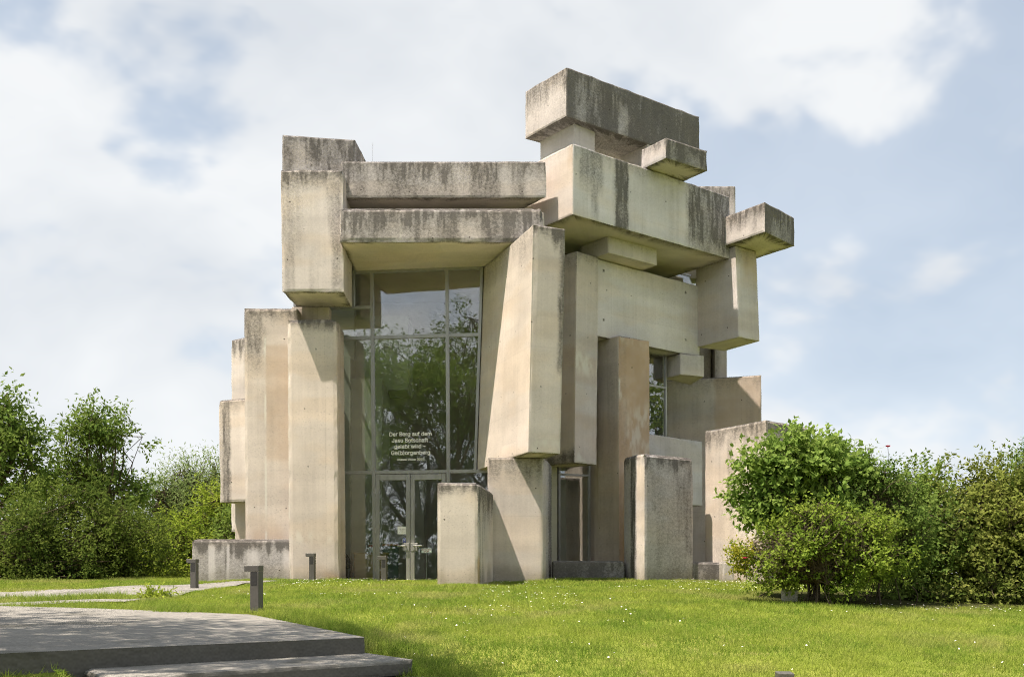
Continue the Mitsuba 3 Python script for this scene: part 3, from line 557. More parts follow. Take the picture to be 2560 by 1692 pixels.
def inside(poly, x, y, grow=0.0):
    import shapely
    p = shapely.Polygon(poly).buffer(grow)
    return shapely.contains_xy(p, np.asarray(x, float), np.asarray(y, float))


def ground_z(x, y, carve=True):
    x, y = np.asarray(x, float), np.asarray(y, float)
    z = np.interp(y, PROF[:, 0], PROF[:, 1]) + EYE - .0
    z = z - .035 * np.clip(x - 3.0, 0, 9) * np.clip((26 - y) / 10, 0, 1) - .028 * np.clip(-x - 4.0, 0, 8) * np.clip((26 - y) / 8, 0, 1) * np.clip((y - 12) / 4, 0, 1)
    p = np.stack([x * .55, y * .55, 0 * x], -1)
    near = np.clip((y - 4) / 6, 0, 1) * np.clip((60 - y) / 30, 0, 1)
    z = z + (meshkit.fbm(p, 3, 4) - .5) * .10 * near + (meshkit.noise(p * 4.5, 2) - .5) * .018 * near
    s1, s2 = (np.stack([x, y], -1) - C0) @ E1, (np.stack([x, y], -1) - C0) @ E2
    bank = (s2 < .02) & (s2 > -1.6) & (s1 > 2.6) & (s1 < 8)
    z = np.where(bank, np.maximum(z, -.56 + .30 * s2), z)
    if carve:
        s1, s2 = (np.stack([x, y], -1) - C0) @ E1, (np.stack([x, y], -1) - C0) @ E2
        z = np.where(inside(PLATFORM, x, y, .0), np.minimum(z, platform_z(x, y) - .12), z)
        z = np.where((s2 < 0) & (s2 > -3.9) & (s1 > -.45) & (s1 < 2.6), np.minimum(z, -.70 + .2 * np.minimum(s2, 0)), z)
        z = np.where((y > 23.9) & (y < 31.5) & (x > -6.6) & (x < 5.2), np.minimum(z, -.55), z)
    return z


def platform_z(x, y):
    s2 = (np.stack([np.asarray(x, float), np.asarray(y, float)], -1) - C0) @ E2
    return -.57 + EYE + .037 * np.maximum(s2, 0)


def axis(lo, hi, a, b, fine):
    mid = np.arange(a, b, fine)
    left = a - np.geomspace(fine * 2, a - lo, 24)[::-1]; right = b + np.geomspace(fine * .5, hi - b, 26)
    return np.concatenate([left, mid, right])


def lawn_colour(p, n, uv):
    a, b = fbm(p.x * .6, p.y * .6, 1.0, 4), fbm(p.x * 5, p.y * 5, 2.0, 3)
    c = mix([.14, .185, .03], [.24, .26, .06], smoothstep(.3, .7, a * .6 + b * .4))
    return mix(c, [.17, .15, .07], smoothstep(.62, .8, b) * .5)


def paving(p, n, uv):
    a, b = fbm(p.x * 1.4, p.y * 1.4, p.z, 4), noise(p.x * 60, p.y * 60, p.z * 60)
    c = mix([.20, .195, .185], [.30, .29, .27], a) * (.78 + .4 * b)
    c = mix(c, [.10, .10, .085], smoothstep(.55, .75, fbm(p.x * 2.2 + 5, p.y * 2.2, p.z * 3, 4)) * .55)
    return mix(c, [.045, .043, .035], smoothstep(.6, .2, n.z) * .62)  # upright riser faces darkened: their shade is painted into the paving


scene['lawn_soil'] = {'type': 'twosided', 'bsdf': {'type': 'diffuse', 'reflectance': mikit.proc(lawn_colour)}}
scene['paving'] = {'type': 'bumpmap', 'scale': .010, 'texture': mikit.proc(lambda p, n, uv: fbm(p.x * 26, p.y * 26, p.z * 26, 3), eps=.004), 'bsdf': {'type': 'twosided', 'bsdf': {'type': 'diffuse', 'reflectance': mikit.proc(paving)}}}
gx, gy = axis(-900, 900, -14, 14, .16), axis(-300, 1200, 2, 27, .16)
GX, GY = np.meshgrid(gx, gy)
P = np.stack([GX, GY, ground_z(GX, GY)], -1).reshape(-1, 3)
I = np.arange(GX.size).reshape(GX.shape)
q = np.stack([I[:-1, :-1], I[:-1, 1:], I[1:, 1:], I[1:, :-1]], -1).reshape(-1, 4)
put('lawn', (P, np.vstack([q[:, [0, 1, 2]], q[:, [0, 2, 3]]])), 'lawn_soil', smooth=True, kind='structure')


def draped(poly, lift, fine=.12, zfun=None, holes=()):
    import shapely
    pg = shapely.Polygon(poly).buffer(0)
    for h in holes:
        pg = pg.difference(shapely.Polygon(h))
    x0, y0, x1, y1 = pg.bounds
    xs, ys = np.arange(x0 - fine, x1 + fine * 2, fine), np.arange(y0 - fine, y1 + fine * 2, fine)
    X, Y = np.meshgrid(xs, ys)
    wob = (meshkit.fbm(np.stack([X * 2.2, Y * 2.2, 0 * X], -1), 3, 8) - .5) * .34
    cxy = X[:-1, :-1] + fine / 2, Y[:-1, :-1] + fine / 2
    ok = shapely.contains_xy(pg, cxy[0] + wob[:-1, :-1], cxy[1] + wob[:-1, :-1])
    Z = (zfun or (lambda a, b: ground_z(a, b, False)))(X, Y) + lift
    I = np.arange(X.size).reshape(X.shape)
    q = np.stack([I[:-1, :-1], I[:-1, 1:], I[1:, 1:], I[1:, :-1]], -1)[ok]
    return np.stack([X, Y, Z], -1).reshape(-1, 3), np.vstack([q[:, [0, 1, 2]], q[:, [0, 2, 3]]])


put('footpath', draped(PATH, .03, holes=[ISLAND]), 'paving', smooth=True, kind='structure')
scene['shrub_shade_colour'] = {'type': 'twosided', 'bsdf': {'type': 'diffuse', 'reflectance': mikit.proc(lambda p, n, uv: mix([.035, .034, .018], [.075, .085, .03], fbm(p.x * 7, p.y * 7, p.z * 7, 4)))}}
put('shrub_shade_sheet', draped(SHRUB_SHADE, .028), 'shrub_shade_colour', smooth=True, kind='structure')  # dark sheet under the shrubs: ground shade painted as colour

# platform and steps: slabs with worn edges
pv = np.array(PLATFORM)
top = [(x, y, float(platform_z(x, y))) for x, y in PLATFORM]


def worn_slab(top, depth, amp, seed, bsdf='paving'):
    r0 = len(rows)
    m, uv = block_mesh(top, [(x, y, z - depth) for x, y, z in top], [0] * (len(top) + 2), amp, step=.09, seed=seed)
    return m


ST = tag(key_for('steps'), kind='structure')
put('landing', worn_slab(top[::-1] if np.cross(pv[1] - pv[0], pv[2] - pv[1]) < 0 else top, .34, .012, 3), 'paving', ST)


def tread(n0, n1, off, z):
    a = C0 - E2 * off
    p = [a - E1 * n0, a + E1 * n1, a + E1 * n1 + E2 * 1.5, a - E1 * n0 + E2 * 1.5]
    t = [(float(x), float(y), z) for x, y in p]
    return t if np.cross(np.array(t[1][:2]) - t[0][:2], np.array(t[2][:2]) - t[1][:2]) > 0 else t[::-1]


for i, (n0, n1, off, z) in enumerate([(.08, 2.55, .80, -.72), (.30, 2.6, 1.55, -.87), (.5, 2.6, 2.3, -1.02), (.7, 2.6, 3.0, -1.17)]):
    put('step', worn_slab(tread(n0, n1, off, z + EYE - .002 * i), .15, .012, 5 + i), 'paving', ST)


# ------------------------------------------------------------------ bollard lights
def bollard(x, y, h, rz, label, dz=0.0):
    k = thing('bollard_light', label, 'bollard light', 'bollard lights along the path')
    z = float(ground_z(x, y, False)) + dz
    w_ = .058
    R = lambda m: move(turn(m, rz), x, y, z)
    put('post', R(box(-w_, w_, -w_, w_, -.2, h - .075, .005)), 'bollard_metal', k)
    put('head', R(box(-w_ - .078, w_ + .003, -w_ - .003, w_ + .003, h - .073, h, .005)), 'bollard_metal', k)
    put('lamp_recess', R(box(-w_ + .014, w_ - .02, -w_ - .004, -w_ + .02, h - .24, h - .078)), 'dark_matt', k)
    return k


bollard(-3.10, 12.42, .62, -15, 'nearest standing bollard light, dark grey, at the corner of the platform')
bollard(-6.02, 19.4, .60, -12, 'second dark grey bollard light, in the grass in front of the low streaked wall', -.02)
bollard(-4.31, 22.1, .62, -8, 'small grey bollard light in front of the left tall concrete column')
bollard(-2.80, 22.4, .55, -6, 'small bollard light standing in front of the glass door')
bollard(2.15, 8.05, .62, -96, 'bollard light of which only the top shows at the bottom edge of the lawn', -.25)

# ------------------------------------------------------------------ grass and daisies: small patches laid over the lawn
rng = np.random.default_rng(11)


def leaf_bsdf(c0, c1, c2, scale=9.0, trans=.75):
    def f(p, n, uv):
        a = fbm(p.x * 1.3, p.y * 1.3, p.z * 1.3, 2)
        b = cell_rand(dr.floor(p.x * scale), dr.floor(p.y * scale), dr.floor(p.z * scale))
        return mix(mix(c0, c1, smoothstep(.3, .7, a)), c2, b * b * .7)
    return {'type': 'principledthin', 'base_color': mikit.proc(f), 'roughness': .5, 'diff_trans': trans}


def blade_colour(p, n, uv):
    a = fbm(p.x * .42 + 3, p.y * .42, 1.0, 4)
    b = fbm(p.x * 2.3, p.y * 2.3, 4.0, 3)
    c = cell_rand(dr.floor(p.x * 16), dr.floor(p.y * 16), dr.floor(p.z * 5))
    g = mix([.19, .295, .042], [.335, .41, .072], smoothstep(.32, .68, .55 * a + .45 * b))
    g = mix(g, [.42, .40, .17], smoothstep(.56, .74, fbm(p.x * .9 + 20, p.y * .9, 2.0, 4)) * .55)
    return mix(g, mi.Color3f(.40, .42, .13), c * c * .5)


scene['grass_blade'] = {'type': 'principledthin', 'base_color': mikit.proc(blade_colour), 'roughness': .5, 'diff_trans': .9}
scene['daisy_white'] = principled((.85, .85, .82), .6)
PS = .5


def blades(n, hgt, wid, seed):
    r = np.random.default_rng(seed)
    b = np.column_stack([r.uniform(0, PS, n), r.uniform(0, PS, n), np.full(n, -.01)])
    a = r.uniform(0, 2 * np.pi, n); w_ = wid * r.uniform(.6, 1.3, n)
    d = np.column_stack([np.cos(a), np.sin(a), 0 * a]) * w_[:, None] / 2
    lean_ = r.normal(0, .45, (n, 2)); h = hgt * r.uniform(.45, 1.25, n)
    tip = b + np.column_stack([lean_ * h[:, None], h])
    v = np.stack([b - d, b + d, tip], 1).reshape(-1, 3)
    return v, np.arange(3 * n).reshape(-1, 3)


GRASS = {'near': (1000, .060, .009), 'mid': (560, .062, .014), 'far': (300, .066, .024), 'tuft': (420, .15, .011)}
for i, (nm, (n, h, w_)) in enumerate(GRASS.items()):
    scene['grass_source_' + nm] = {'type': 'shapegroup', 'blades': mikit.ply(blades(n, h, w_, i + 1), 'grass_blade')}
NCOUNT = 0


def lay(kind, x, y, name='grass', s=1.0):
    global NCOUNT
    NCOUNT += 1
    cx_, cy_ = x + PS / 2, y + PS / 2
    z = float(ground_z(cx_, cy_, False))
    e = .25
    dzx = float(ground_z(cx_ + e, cy_, False) - ground_z(cx_ - e, cy_, False)) / (2 * e); dzy = float(ground_z(cx_, cy_ + e, False) - ground_z(cx_, cy_ - e, False)) / (2 * e)
    ax, ay = math.degrees(math.atan(dzy)), -math.degrees(math.atan(dzx))
    rot = rng.integers(0, 4) * 90
    k = f'{name}__{NCOUNT:03d}'
    scene[k] = {'type': 'instance', 'to_world': T().translate([cx_, cy_, z]).rotate([1, 0, 0], ax).rotate([0, 1, 0], ay).rotate([0, 0, 1], float(rot)).scale([1, 1, s * float(rng.uniform(.8, 1.25))]).translate([-PS / 2, -PS / 2, 0]),
                'group': {'type': 'ref', 'id': ('grass_source_' if name == 'grass' else '') + kind}}


def lawn_ok(x, y):
    if inside(PLATFORM, x, y, .02) or (inside(PATH, x, y, -.1) and not inside(ISLAND, x, y, .05)):
        return False
    if inside(SHRUB_SHADE, x, y, -.25):
        return False
    s1, s2 = (np.array([x, y]) - C0) @ E1, (np.array([x, y]) - C0) @ E2
    if -4 < s2 < .03 and -.42 < s1 < 2.65:
        return False
    if y > 22.4 and -7.0 < x < 6.8:
        return y < 23.2 and (x < -6.9 or -1.6 < x < 0 and y < 22.4)
    return True


for iy in range(int((27.5 - 6) / PS)):
    y = 6 + iy * PS
    lim = .53 * (y + PS) + .4
    for ix in range(int(-lim / PS) - 1, int(lim / PS) + 2):
        x = ix * PS
        if not lawn_ok(x + PS / 2, y + PS / 2):
            continue
        kind = 'near' if y < 12.5 else 'mid' if y < 17.5 else 'far'
        lay(kind, x, y)
for k in range(34):
    s_, t_ = rng.uniform(2.6, 5.5), rng.uniform(-.6, -.08)
    x, y = C0 + E1 * s_ + E2 * t_
    lay('tuft', x - PS / 2, y - PS / 2, s=float(rng.uniform(.3, .6)))
for k in range(150):                                       # taller tufts along the platform, the kerb side and the bollards
    t = rng.uniform(0, 1)
    if k < 60:
        a, b = np.array([-3.05, 12.35]), np.array([-7.0, 12.95]); x, y = a + (b - a) * t + [0, rng.uniform(.05, .5)]
    elif k < 105:
        a, b = np.array([-1.22, 9.75]), np.array([-3.0, 12.3]); x, y = a + (b - a) * t + np.array([.3, .12]) * rng.uniform(.2, 1.0)
    elif k < 125:
        a, b = np.array([-1.0, 9.2]), np.array([-.3, 8.2]); x, y = a + (b - a) * t + np.array([.25, .1]) * rng.uniform(.2, 1)
    else:
        x, y = rng.uniform(-8.2, -5.8), rng.uniform(15.4, 16.6)
        if not inside(ISLAND, x, y): continue
    lay('tuft', x - PS / 2, y - PS / 2, s=float(rng.uniform(.5, 1.0)))
for (xa, ya, xb, yb, n_) in ((-7.0, 22.5, -4.9, 22.5, 9), (-4.9, 22.38, -3.8, 22.38, 7), (-1.35, 18.85, -.65, 18.85, 6), (-.5, 19.6, -.35, 20.9, 5), (-.3, 21.1, .62, 21.1, 7), (1.0, 21.9, 2.5, 21.9, 9), (2.75, 21.4, 3.9, 22.15, 9), (4.2, 21.9, 5.2, 21.0, 6)):
    for q_ in range(n_):
        t = (q_ + rng.uniform(0, 1)) / n_
        lay('tuft', xa + (xb - xa) * t - PS / 2, ya + (yb - ya) * t - PS / 2 - .12, s=float(rng.uniform(.28, .6)))
tag('grass', 'short sunlit lawn grass', 'grass', kind='stuff')


def daisy(seed, n):
    r = np.random.default_rng(seed); vs, fs, o = [], [], 0
    for i in range(n):
        c = np.array([r.uniform(0, PS), r.uniform(0, PS), r.uniform(.05, .075)]); rad = r.uniform(.007, .0115)
        a = np.arange(7) * 2 * np.pi / 7; tl = r.normal(0, .35, 2)
        ring = c + np.column_stack([np.cos(a) * rad, np.sin(a) * rad, (np.cos(a) * tl[0] + np.sin(a) * tl[1]) * rad])
        vs.append(np.vstack([ring, c[None] + [0, 0, .002]])); fs.append(np.array([[j, (j + 1) % 7, 7] for j in range(7)]) + o); o += 8
    return np.vstack(vs), np.vstack(fs)


scene['daisy_source'] = {'type': 'shapegroup', 'heads': mikit.ply(daisy(3, 7), 'daisy_white')}
scene['daisy_source_few'] = {'type': 'shapegroup', 'heads': mikit.ply(daisy(4, 2), 'daisy_white')}
for iy in range(int((23 - 8) / PS)):
    y = 8 + iy * PS
    for ix in range(int(-.5 * y / PS), int(.5 * y / PS) + 1):
        x = ix * PS
        if not lawn_ok(x + PS / 2, y + PS / 2) or x < -4.5:
            continue
        dens = float(meshkit.fbm(np.array([x * .45, y * .3, 2.0]), 3, 6))
        pr = np.clip((dens - .33) * 4, 0, 1) * (1 if y > 12 else .6)
        if rng.uniform() < pr:
            lay('daisy_source' if rng.uniform() < .55 and y > 13 else 'daisy_source_few', x, y, 'daisies')
tag('daisies', 'white daisies scattered through the lawn', 'flowers', kind='stuff')


# ------------------------------------------------------------------ trees and shrubs
def foliage(seed, clumps, n_leaf, size, per=11, spread=.22, droop=0.15, hollow=2.0, ragged=.5, wide=.5):
    r = np.random.default_rng(seed)
    cl = np.asarray(clumps, float)
    wgt = np.prod(cl[:, 3:6], 1) ** (2 / 3); wgt /= wgt.sum()
    nt = max(1, n_leaf // per)
    ci = r.choice(len(cl), nt, p=wgt)
    d = r.normal(size=(nt, 3)); d /= np.linalg.norm(d, axis=1, keepdims=True)
    rr = r.uniform(0, 1, nt) ** (1 / (1 + hollow))
    lump = meshkit.fbm(d * 1.7 + cl[ci, :3] * 1.3 + seed, 3, seed)
    rr = np.minimum(rr * (1 - ragged * .5 + ragged * 1.5 * (lump - .2)), 1.12)
    c = cl[ci, :3] + d * rr[:, None] * cl[ci, 3:6]
    keep = meshkit.fbm(c * (1.1 / max(spread, .1)) * .35 + seed, 2, seed + 5) > .33
    c, d = c[keep], d[keep]; nt = len(c)
    axis_ = d * np.array([1, 1, .7]) + np.array([0, 0, .45 - droop]) + r.normal(0, .35, (nt, 3)); axis_ /= np.linalg.norm(axis_, axis=1, keepdims=True)
    t = np.linspace(-.9, 1.1, per)[None] + r.normal(0, .12, (nt, per))
    pos = c[:, None] + axis_[:, None] * (t * spread)[..., None] + r.normal(0, spread * .19, (nt, per, 3))
    ld = axis_[:, None] * .5 + r.normal(0, .6, (nt, per, 3)) + np.array([0, 0, -droop]); ld /= np.linalg.norm(ld, axis=2, keepdims=True)
    up = d[:, None] * .55 + np.array([0, 0, .75]) + r.normal(0, .42, (nt, per, 3))
    sd = np.cross(ld, up); sd /= np.linalg.norm(sd, axis=2, keepdims=True) + 1e-9
    nn = np.cross(sd, ld)
    s = size * r.uniform(.6, 1.25, (nt, per, 1))
    a = pos; b = pos + ld * s; m = pos + ld * s * .45
    v = np.stack([a, m + sd * s * wide * .5 + nn * s * .08, b, m - sd * s * wide * .5 + nn * s * .08], 2).reshape(-1, 3)
    k = np.arange(nt * per)[:, None] * 4
    f = np.hstack([k, k + 1, k + 2, k, k + 2, k + 3]).reshape(-1, 3)
    return (v, f), c


def limbs(seed, base, clumps, twigs, r0, n_tw=60, stems=1, tw=.006, wig=.12):
    r = np.random.default_rng(seed + 100)
    base = np.asarray(base, float); cl = np.asarray(clumps, float)
    parts = []
    cen = cl[:, :3].mean(0); zlo = (cl[:, 2] - cl[:, 5]).min()
    for s in range(stems):
        b = base + (np.append(r.normal(0, .22, 2), 0) if stems > 1 else 0)
        fork = b + (cen - b) * np.array([.35, .35, 0]) + np.array([0, 0, max(.3, (zlo - b[2]) * .7 + .15 * (cen[2] - b[2]))])
        q = np.linspace(0, 1, 6)[:, None]
        pts = b + (fork - b) * q + np.sin(q * 3 + s) * r.normal(0, wig * .4, 3) * [1, 1, 0]
        rt = r0 * (1 if stems == 1 else r.uniform(.5, 1))
        parts.append(tube(np.vstack([b - [0, 0, .3], pts]), np.concatenate([[rt * 1.35], rt * (1.2 - .45 * q[:, 0])]), 7))
        mine = cl if stems == 1 else cl[r.choice(len(cl), max(1, len(cl) // 2), replace=False)]
        for c in mine:
            end = c[:3] + r.normal(0, .15, 3) * c[3:6] + [0, 0, c[5] * .35]
            q = np.linspace(0, 1, 7)[:, None]
            mid = fork + (end - fork) * q + np.sin(q * np.pi) * (r.normal(0, wig, 3) + [0, 0, .06]) * np.linalg.norm(end - fork)
            parts.append(tube(mid, rt * .62 * (1 - .85 * q[:, 0]), 6))
            tw_ = twigs[np.argsort(np.linalg.norm((twigs - c[:3]) / c[3:6], axis=1))[:400]]
            for e in tw_[r.choice(len(tw_), min(len(tw_), max(3, n_tw // len(mine))), replace=False)]:
                st = mid[r.integers(2, 7)]
                q2 = np.linspace(0, 1, 4)[:, None]
                parts.append(tube(st + (e - st) * q2 + np.sin(q2 * np.pi) * r.normal(0, .08, 3) * np.linalg.norm(e - st), tw + rt * .10 * (1 - q2[:, 0]), 4))
    return join(parts)


scene['bark'] = {'type': 'twosided', 'bsdf': {'type': 'diffuse', 'reflectance': mikit.proc(lambda p, n, uv: mi.Color3f(.10, .08, .06) * (.6 + .8 * fbm(p.x * 12, p.y * 12, p.z * 3, 3)))}}
scene['leaf_dark'] = leaf_bsdf([.07, .115, .025], [.12, .17, .035], [.18, .22, .05], 6)
scene['leaf_mid'] = leaf_bsdf([.11, .185, .04], [.17, .25, .055], [.24, .30, .08], 6)
scene['leaf_bright'] = leaf_bsdf([.20, .30, .035], [.28, .36, .05], [.36, .40, .07], 6)
scene['leaf_pale'] = leaf_bsdf([.22, .31, .11], [.28, .36, .14], [.34, .40, .18], 6)
scene['leaf_olive'] = leaf_bsdf([.12, .165, .035], [.19, .23, .05], [.27, .28, .08], 6)
scene['leaf_rose'] = leaf_bsdf([.15, .235, .034], [.215, .30, .047], [.29, .35, .066], 7)
scene['leaf_fresh'] = leaf_bsdf([.14, .235, .05], [.21, .31, .07], [.30, .38, .10], 7)
scene['leaf_yellow'] = leaf_bsdf([.25, .28, .03], [.33, .32, .04], [.40, .34, .06], 10)
scene['rose_petal'] = principled((.55, .03, .16), .6)


def plant(name, cat, label, seed, clumps, base, leaf, n, size, r0=.12, stems=1, n_tw=60, group=None, tw=.006, **kw):
    k = thing(name, label, cat, group)
    m, tws = foliage(seed, clumps, n, size, **kw)
    put('crown', m, leaf, k)
    if n_tw:
        put('trunk' if stems == 1 else 'stems', limbs(seed, base, clumps, tws, r0, n_tw, stems, tw), 'bark', k)
    return k


def gz(x, y): return float(ground_z(x, y, False))


def cl(x, y, z, rx, ry=None, rz=None): return (x, y, z, rx, ry or rx, rz or rx)


def many(seed, x, y, z, rx, ry, rz, n, r0, r1):
    q = np.random.default_rng(seed); out = []
    for i in range(n):
        v = q.normal(size=3); v /= np.linalg.norm(v); t = q.uniform(.25, 1) ** .6; s = q.uniform(r0, r1)
        out.append(cl(x + v[0] * rx * t, y + v[1] * ry * t, z + v[2] * rz * t, s * 1.15, s, s * q.uniform(.7, 1.0)))
    return out


plant('tree', 'tree', 'tall tree cut by the left edge of the photo', 1, many(1, -15.9, 30, 3.6, 2.0, 1.6, 2.2, 20, .6, 1.1) + [cl(-14.2, 29.8, 3.9, .7), cl(-14.0, 29.8, 2.6, .8), cl(-15.0, 30, 5.2, .8)], (-15.6, 30.2, gz(-15.6, 30)), 'leaf_mid', 26000, .16, .16, spread=.3, n_tw=160, ragged=.75, hollow=1.3)
plant('tree', 'tree', 'airy rounded tree standing behind the big dark shrub', 2, many(5, -12.7, 32, 3.6, 1.55, 1.2, 1.6, 17, .38, .78) + [cl(-12.4, 32, 5.0, .5), cl(-11.5, 32, 4.3, .38), cl(-14.2, 32, 3.2, .7), cl(-14.9, 32.5, 2.7, .7)], (-12.8, 32, gz(-12.8, 32)), 'leaf_mid', 13000, .15, .07, spread=.28, ragged=.9, hollow=1.2, n_tw=220)
plant('shrub', 'shrub', 'pale feathery willow-like shrub beside the left end of the church', 3, [cl(-11.4, 34, 2.1, 1.4, 1.2, 1.5), cl(-10.2, 34, 2.2, 1.1, 1, 1.5), cl(-9.8, 34, 1.4, 1.3, 1.2, 1.4), cl(-10.8, 34, 3.2, .8, .8, 1.0), cl(-9.9, 34, 3.3, .5, .5, .9)], (-10.6, 34, gz(-10.6, 34)), 'leaf_pale', 24000, .13, .05, stems=7, spread=.34, wide=.28, ragged=.9, n_tw=260, tw=.008)
plant('shrub', 'shrub', 'huge dark rounded shrub at the far left behind the path', 4, many(44, -11.2, 25.6, .75, 2.3, 1.2, 1.45, 34, .4, .8) + many(45, -13.6, 25.6, .8, 1.5, 1.1, 1.2, 18, .4, .8) + [cl(-9.2, 26, .1, .9), cl(-11.6, 25.6, .3, 2.2, 1.0, 1.0), cl(-14.5, 25.3, 0, 1.5, 1.2, .9)], (-11.5, 25.8, gz(-11.5, 25.8)), 'leaf_dark', 64000, .10, .04, stems=9, spread=.2, ragged=.5, hollow=3.0, n_tw=40)
plant('shrub', 'shrub', 'bright lime green shrub against the left flank of the church', 5, [cl(-9.1, 28, .8, 1.0, 1, 1.1), cl(-8.0, 28.4, .9, .9, .9, 1.2), cl(-8.6, 27.6, -.1, 1.2, .9, .8), cl(-7.6, 27.6, .2, .8, .8, .9), cl(-9.6, 28, .0, .8, .8, .8), cl(-8.2, 28.6, 2.0, .7, .7, .8)], (-8.5, 28.2, gz(-8.5, 28)), 'leaf_bright', 26000, .10, .04, stems=7, spread=.24, ragged=.7, n_tw=140)
plant('shrub', 'shrub', 'mid green shrub tucked under the hanging block at the left corner', 15, [cl(-7.25, 27.2, .9, .7, .7, 1.0), cl(-7.0, 27.4, 2.0, .6, .6, .8), cl(-7.4, 27, .1, .7, .7, .6)], (-7.2, 27.3, gz(-7.2, 27.2)), 'leaf_mid', 9000, .12, .04, stems=5, spread=.25, n_tw=60)
for i, (x, y, rx, rz, lf) in enumerate([(-19, 42, 3.2, 2.4, 'leaf_mid'), (-15.5, 44, 2.8, 1.7, 'leaf_dark'), (-11.0, 43, 2.6, 1.3, 'leaf_mid')]):
    plant('tree', 'tree', ('distant tree behind the left edge trees', 'distant dark tree low behind the airy tree', 'distant tree behind the pale feathery shrub')[i], 60 + i, [cl(x, y, 1.3, rx, 1.6, rz), cl(x + rx * .6, y, .8, rx * .7, 1.4, rz * .9), cl(x - rx * .6, y, .9, rx * .7, 1.4, rz)], (x, y, gz(x, y)), lf, 9000, .24, .14, spread=.4, n_tw=40)

plant('shrub', 'shrub', 'large round broad-leaved shrub in front of the right end of the church', 6, many(61, 4.45, 15.7, 1.35, .95, .6, .78, 30, .22, .42) + [cl(4.5, 15.7, 1.3, .7, .5, .6), cl(3.72, 15.6, 1.02, .3), cl(4.3, 15.6, 2.1, .28), cl(5.1, 15.8, 1.95, .25)], (4.6, 15.9, gz(4.6, 15.9)), 'leaf_fresh', 22000, .098, .03, stems=6, spread=.15, wide=.64, ragged=.6, hollow=2.2, n_tw=50, tw=.004)
RB = plant('rose_bush', 'rose bush', 'light green rose bush with bare lower stems at the corner of the shrubs', 7, many(72, 4.4, 14.78, .50, 1.05, .5, .58, 40, .17, .36) + [cl(5.3, 14.95, .75, .34), cl(5.6, 15.0, .35, .34), cl(3.62, 14.8, .2, .34), cl(4.9, 14.85, .55, .36), cl(5.25, 14.9, .3, .32), cl(4.3, 14.8, .5, .55, .4, .4)], (4.45, 14.9, gz(4.45, 14.9)), 'leaf_rose', 24000, .060, .014, stems=18, spread=.12, wide=.62, ragged=.7, n_tw=150, tw=.003)
put('young_shoots', foliage(77, [cl(3.33, 14.8, .42, .22, .2, .16), cl(3.28, 14.8, .22, .14, .15, .12)], 1100, .05, spread=.1)[0], 'leaf_yellow', RB)
plant('rose_bush', 'rose bush', 'tall rose bush with one pink flower on top behind the light green bush', 8, [cl(5.45, 15.6, 1.05, .42, .4, .6), cl(5.8, 15.5, 1.15, .42, .4, .5), cl(6.1, 15.7, .7, .45, .4, .6), cl(5.65, 15.6, 1.55, .26, .3, .32), cl(5.3, 15.5, .5, .5, .4, .5), cl(5.75, 15.6, .5, .42, .4, .6)], (5.5, 15.6, gz(5.5, 15.6)), 'leaf_mid', 16000, .062, .016, stems=10, spread=.12, wide=.6, ragged=.8, n_tw=90, tw=.0035)


def rose(x, y, z, s, label):
    k = thing('rose', label, 'rose')
    r = np.random.default_rng(int(abs(x) * 1000)); ms = []
    for ring, (n, rad, tilt) in enumerate(((5, s, .5), (5, s * .75, .9), (4, s * .45, 1.2))):
        for i in range(n):
            a = i / n * 2 * np.pi + ring * .6
            u = np.array([math.cos(a), math.sin(a), 0]); wv = np.array([-math.sin(a), math.cos(a), 0])
            out = u * math.cos(tilt) + np.array([0, 0, math.sin(tilt)])
            pts = np.array([[0, 0, 0], out * rad * .5 + wv * rad * .42, out * rad + wv * rad * .2, out * rad * 1.02 - wv * rad * .2, out * rad * .5 - wv * rad * .42])
            ms.append((pts + [x, y, z], np.array([[0, 1, 2], [0, 2, 3], [0, 3, 4]])))
    put('petals', join(ms), 'rose_petal', k)
    put('stem', tube([(x, y, z), (x + .02, y + .03, z - .15), (x + .05, y + .1, z - .3)], .003, 4), 'bark', k)


rose(3.30, 14.5, .56 - .22, .045, 'dark pink rose at the left tip of the light green rose bush')
rose(5.62, 15.3, 2.02, .05, 'pink rose on top of the tall rose bush against the sky')
hd = [(6.6, 17.2, 1.25, 1.0, 1.0, 'leaf_mid', 'mid green shrub right behind the tall rose bush'), (7.85, 17.0, 1.2, 1.15, 1.1, 'leaf_olive', 'dark rounded shrub in the middle of the right hedge'), (9.2, 17.2, 1.1, 1.1, 1.1, 'leaf_dark', 'dark shrub cut by the right edge of the photo')]
for i, (x, y, z, rx, rz, lf, lab) in enumerate(hd):
    plant('shrub', 'shrub', lab, 20 + i, many(80 + i, x, y, z - .35, rx, .7, rz * .95, 26, .25, .46) + [cl(x, y + .1, z - .2, rx * .7, .6, rz * .7), cl(x - .5, y - .3, z - .5, rx * .8, .7, rz * .8), cl(x + .5, y - .2, z - .6, rx * .75, .7, rz * .8), cl(x + .1, y - .35, z - 1.0, rx * .95, .65, rz * .65), cl(x - .2, y - .75, z - 1.35, rx * .8, .35, .3), cl(x + .35, y + .2, z + .4, .45, .5, .6), cl(x - .55, y + .3, z + .15, .55, .5, .7)], (x, y + .1, gz(x, y)), lf, 30000, .075, .02, stems=8, spread=.16, wide=.62, ragged=.6, hollow=2.4, n_tw=24)
plant('tree', 'tree', 'slim upright tree rising above the right hedge at the photo edge', 30, [cl(9.75, 19.5, 1.8, .5, .5, .9), cl(9.95, 19.5, 2.3, .32, .3, .7), cl(10.3, 19.5, 1.5, .7, .6, .9)], (10, 19.6, gz(10, 19.6)), 'leaf_mid', 7000, .08, .05, spread=.2, ragged=.8)
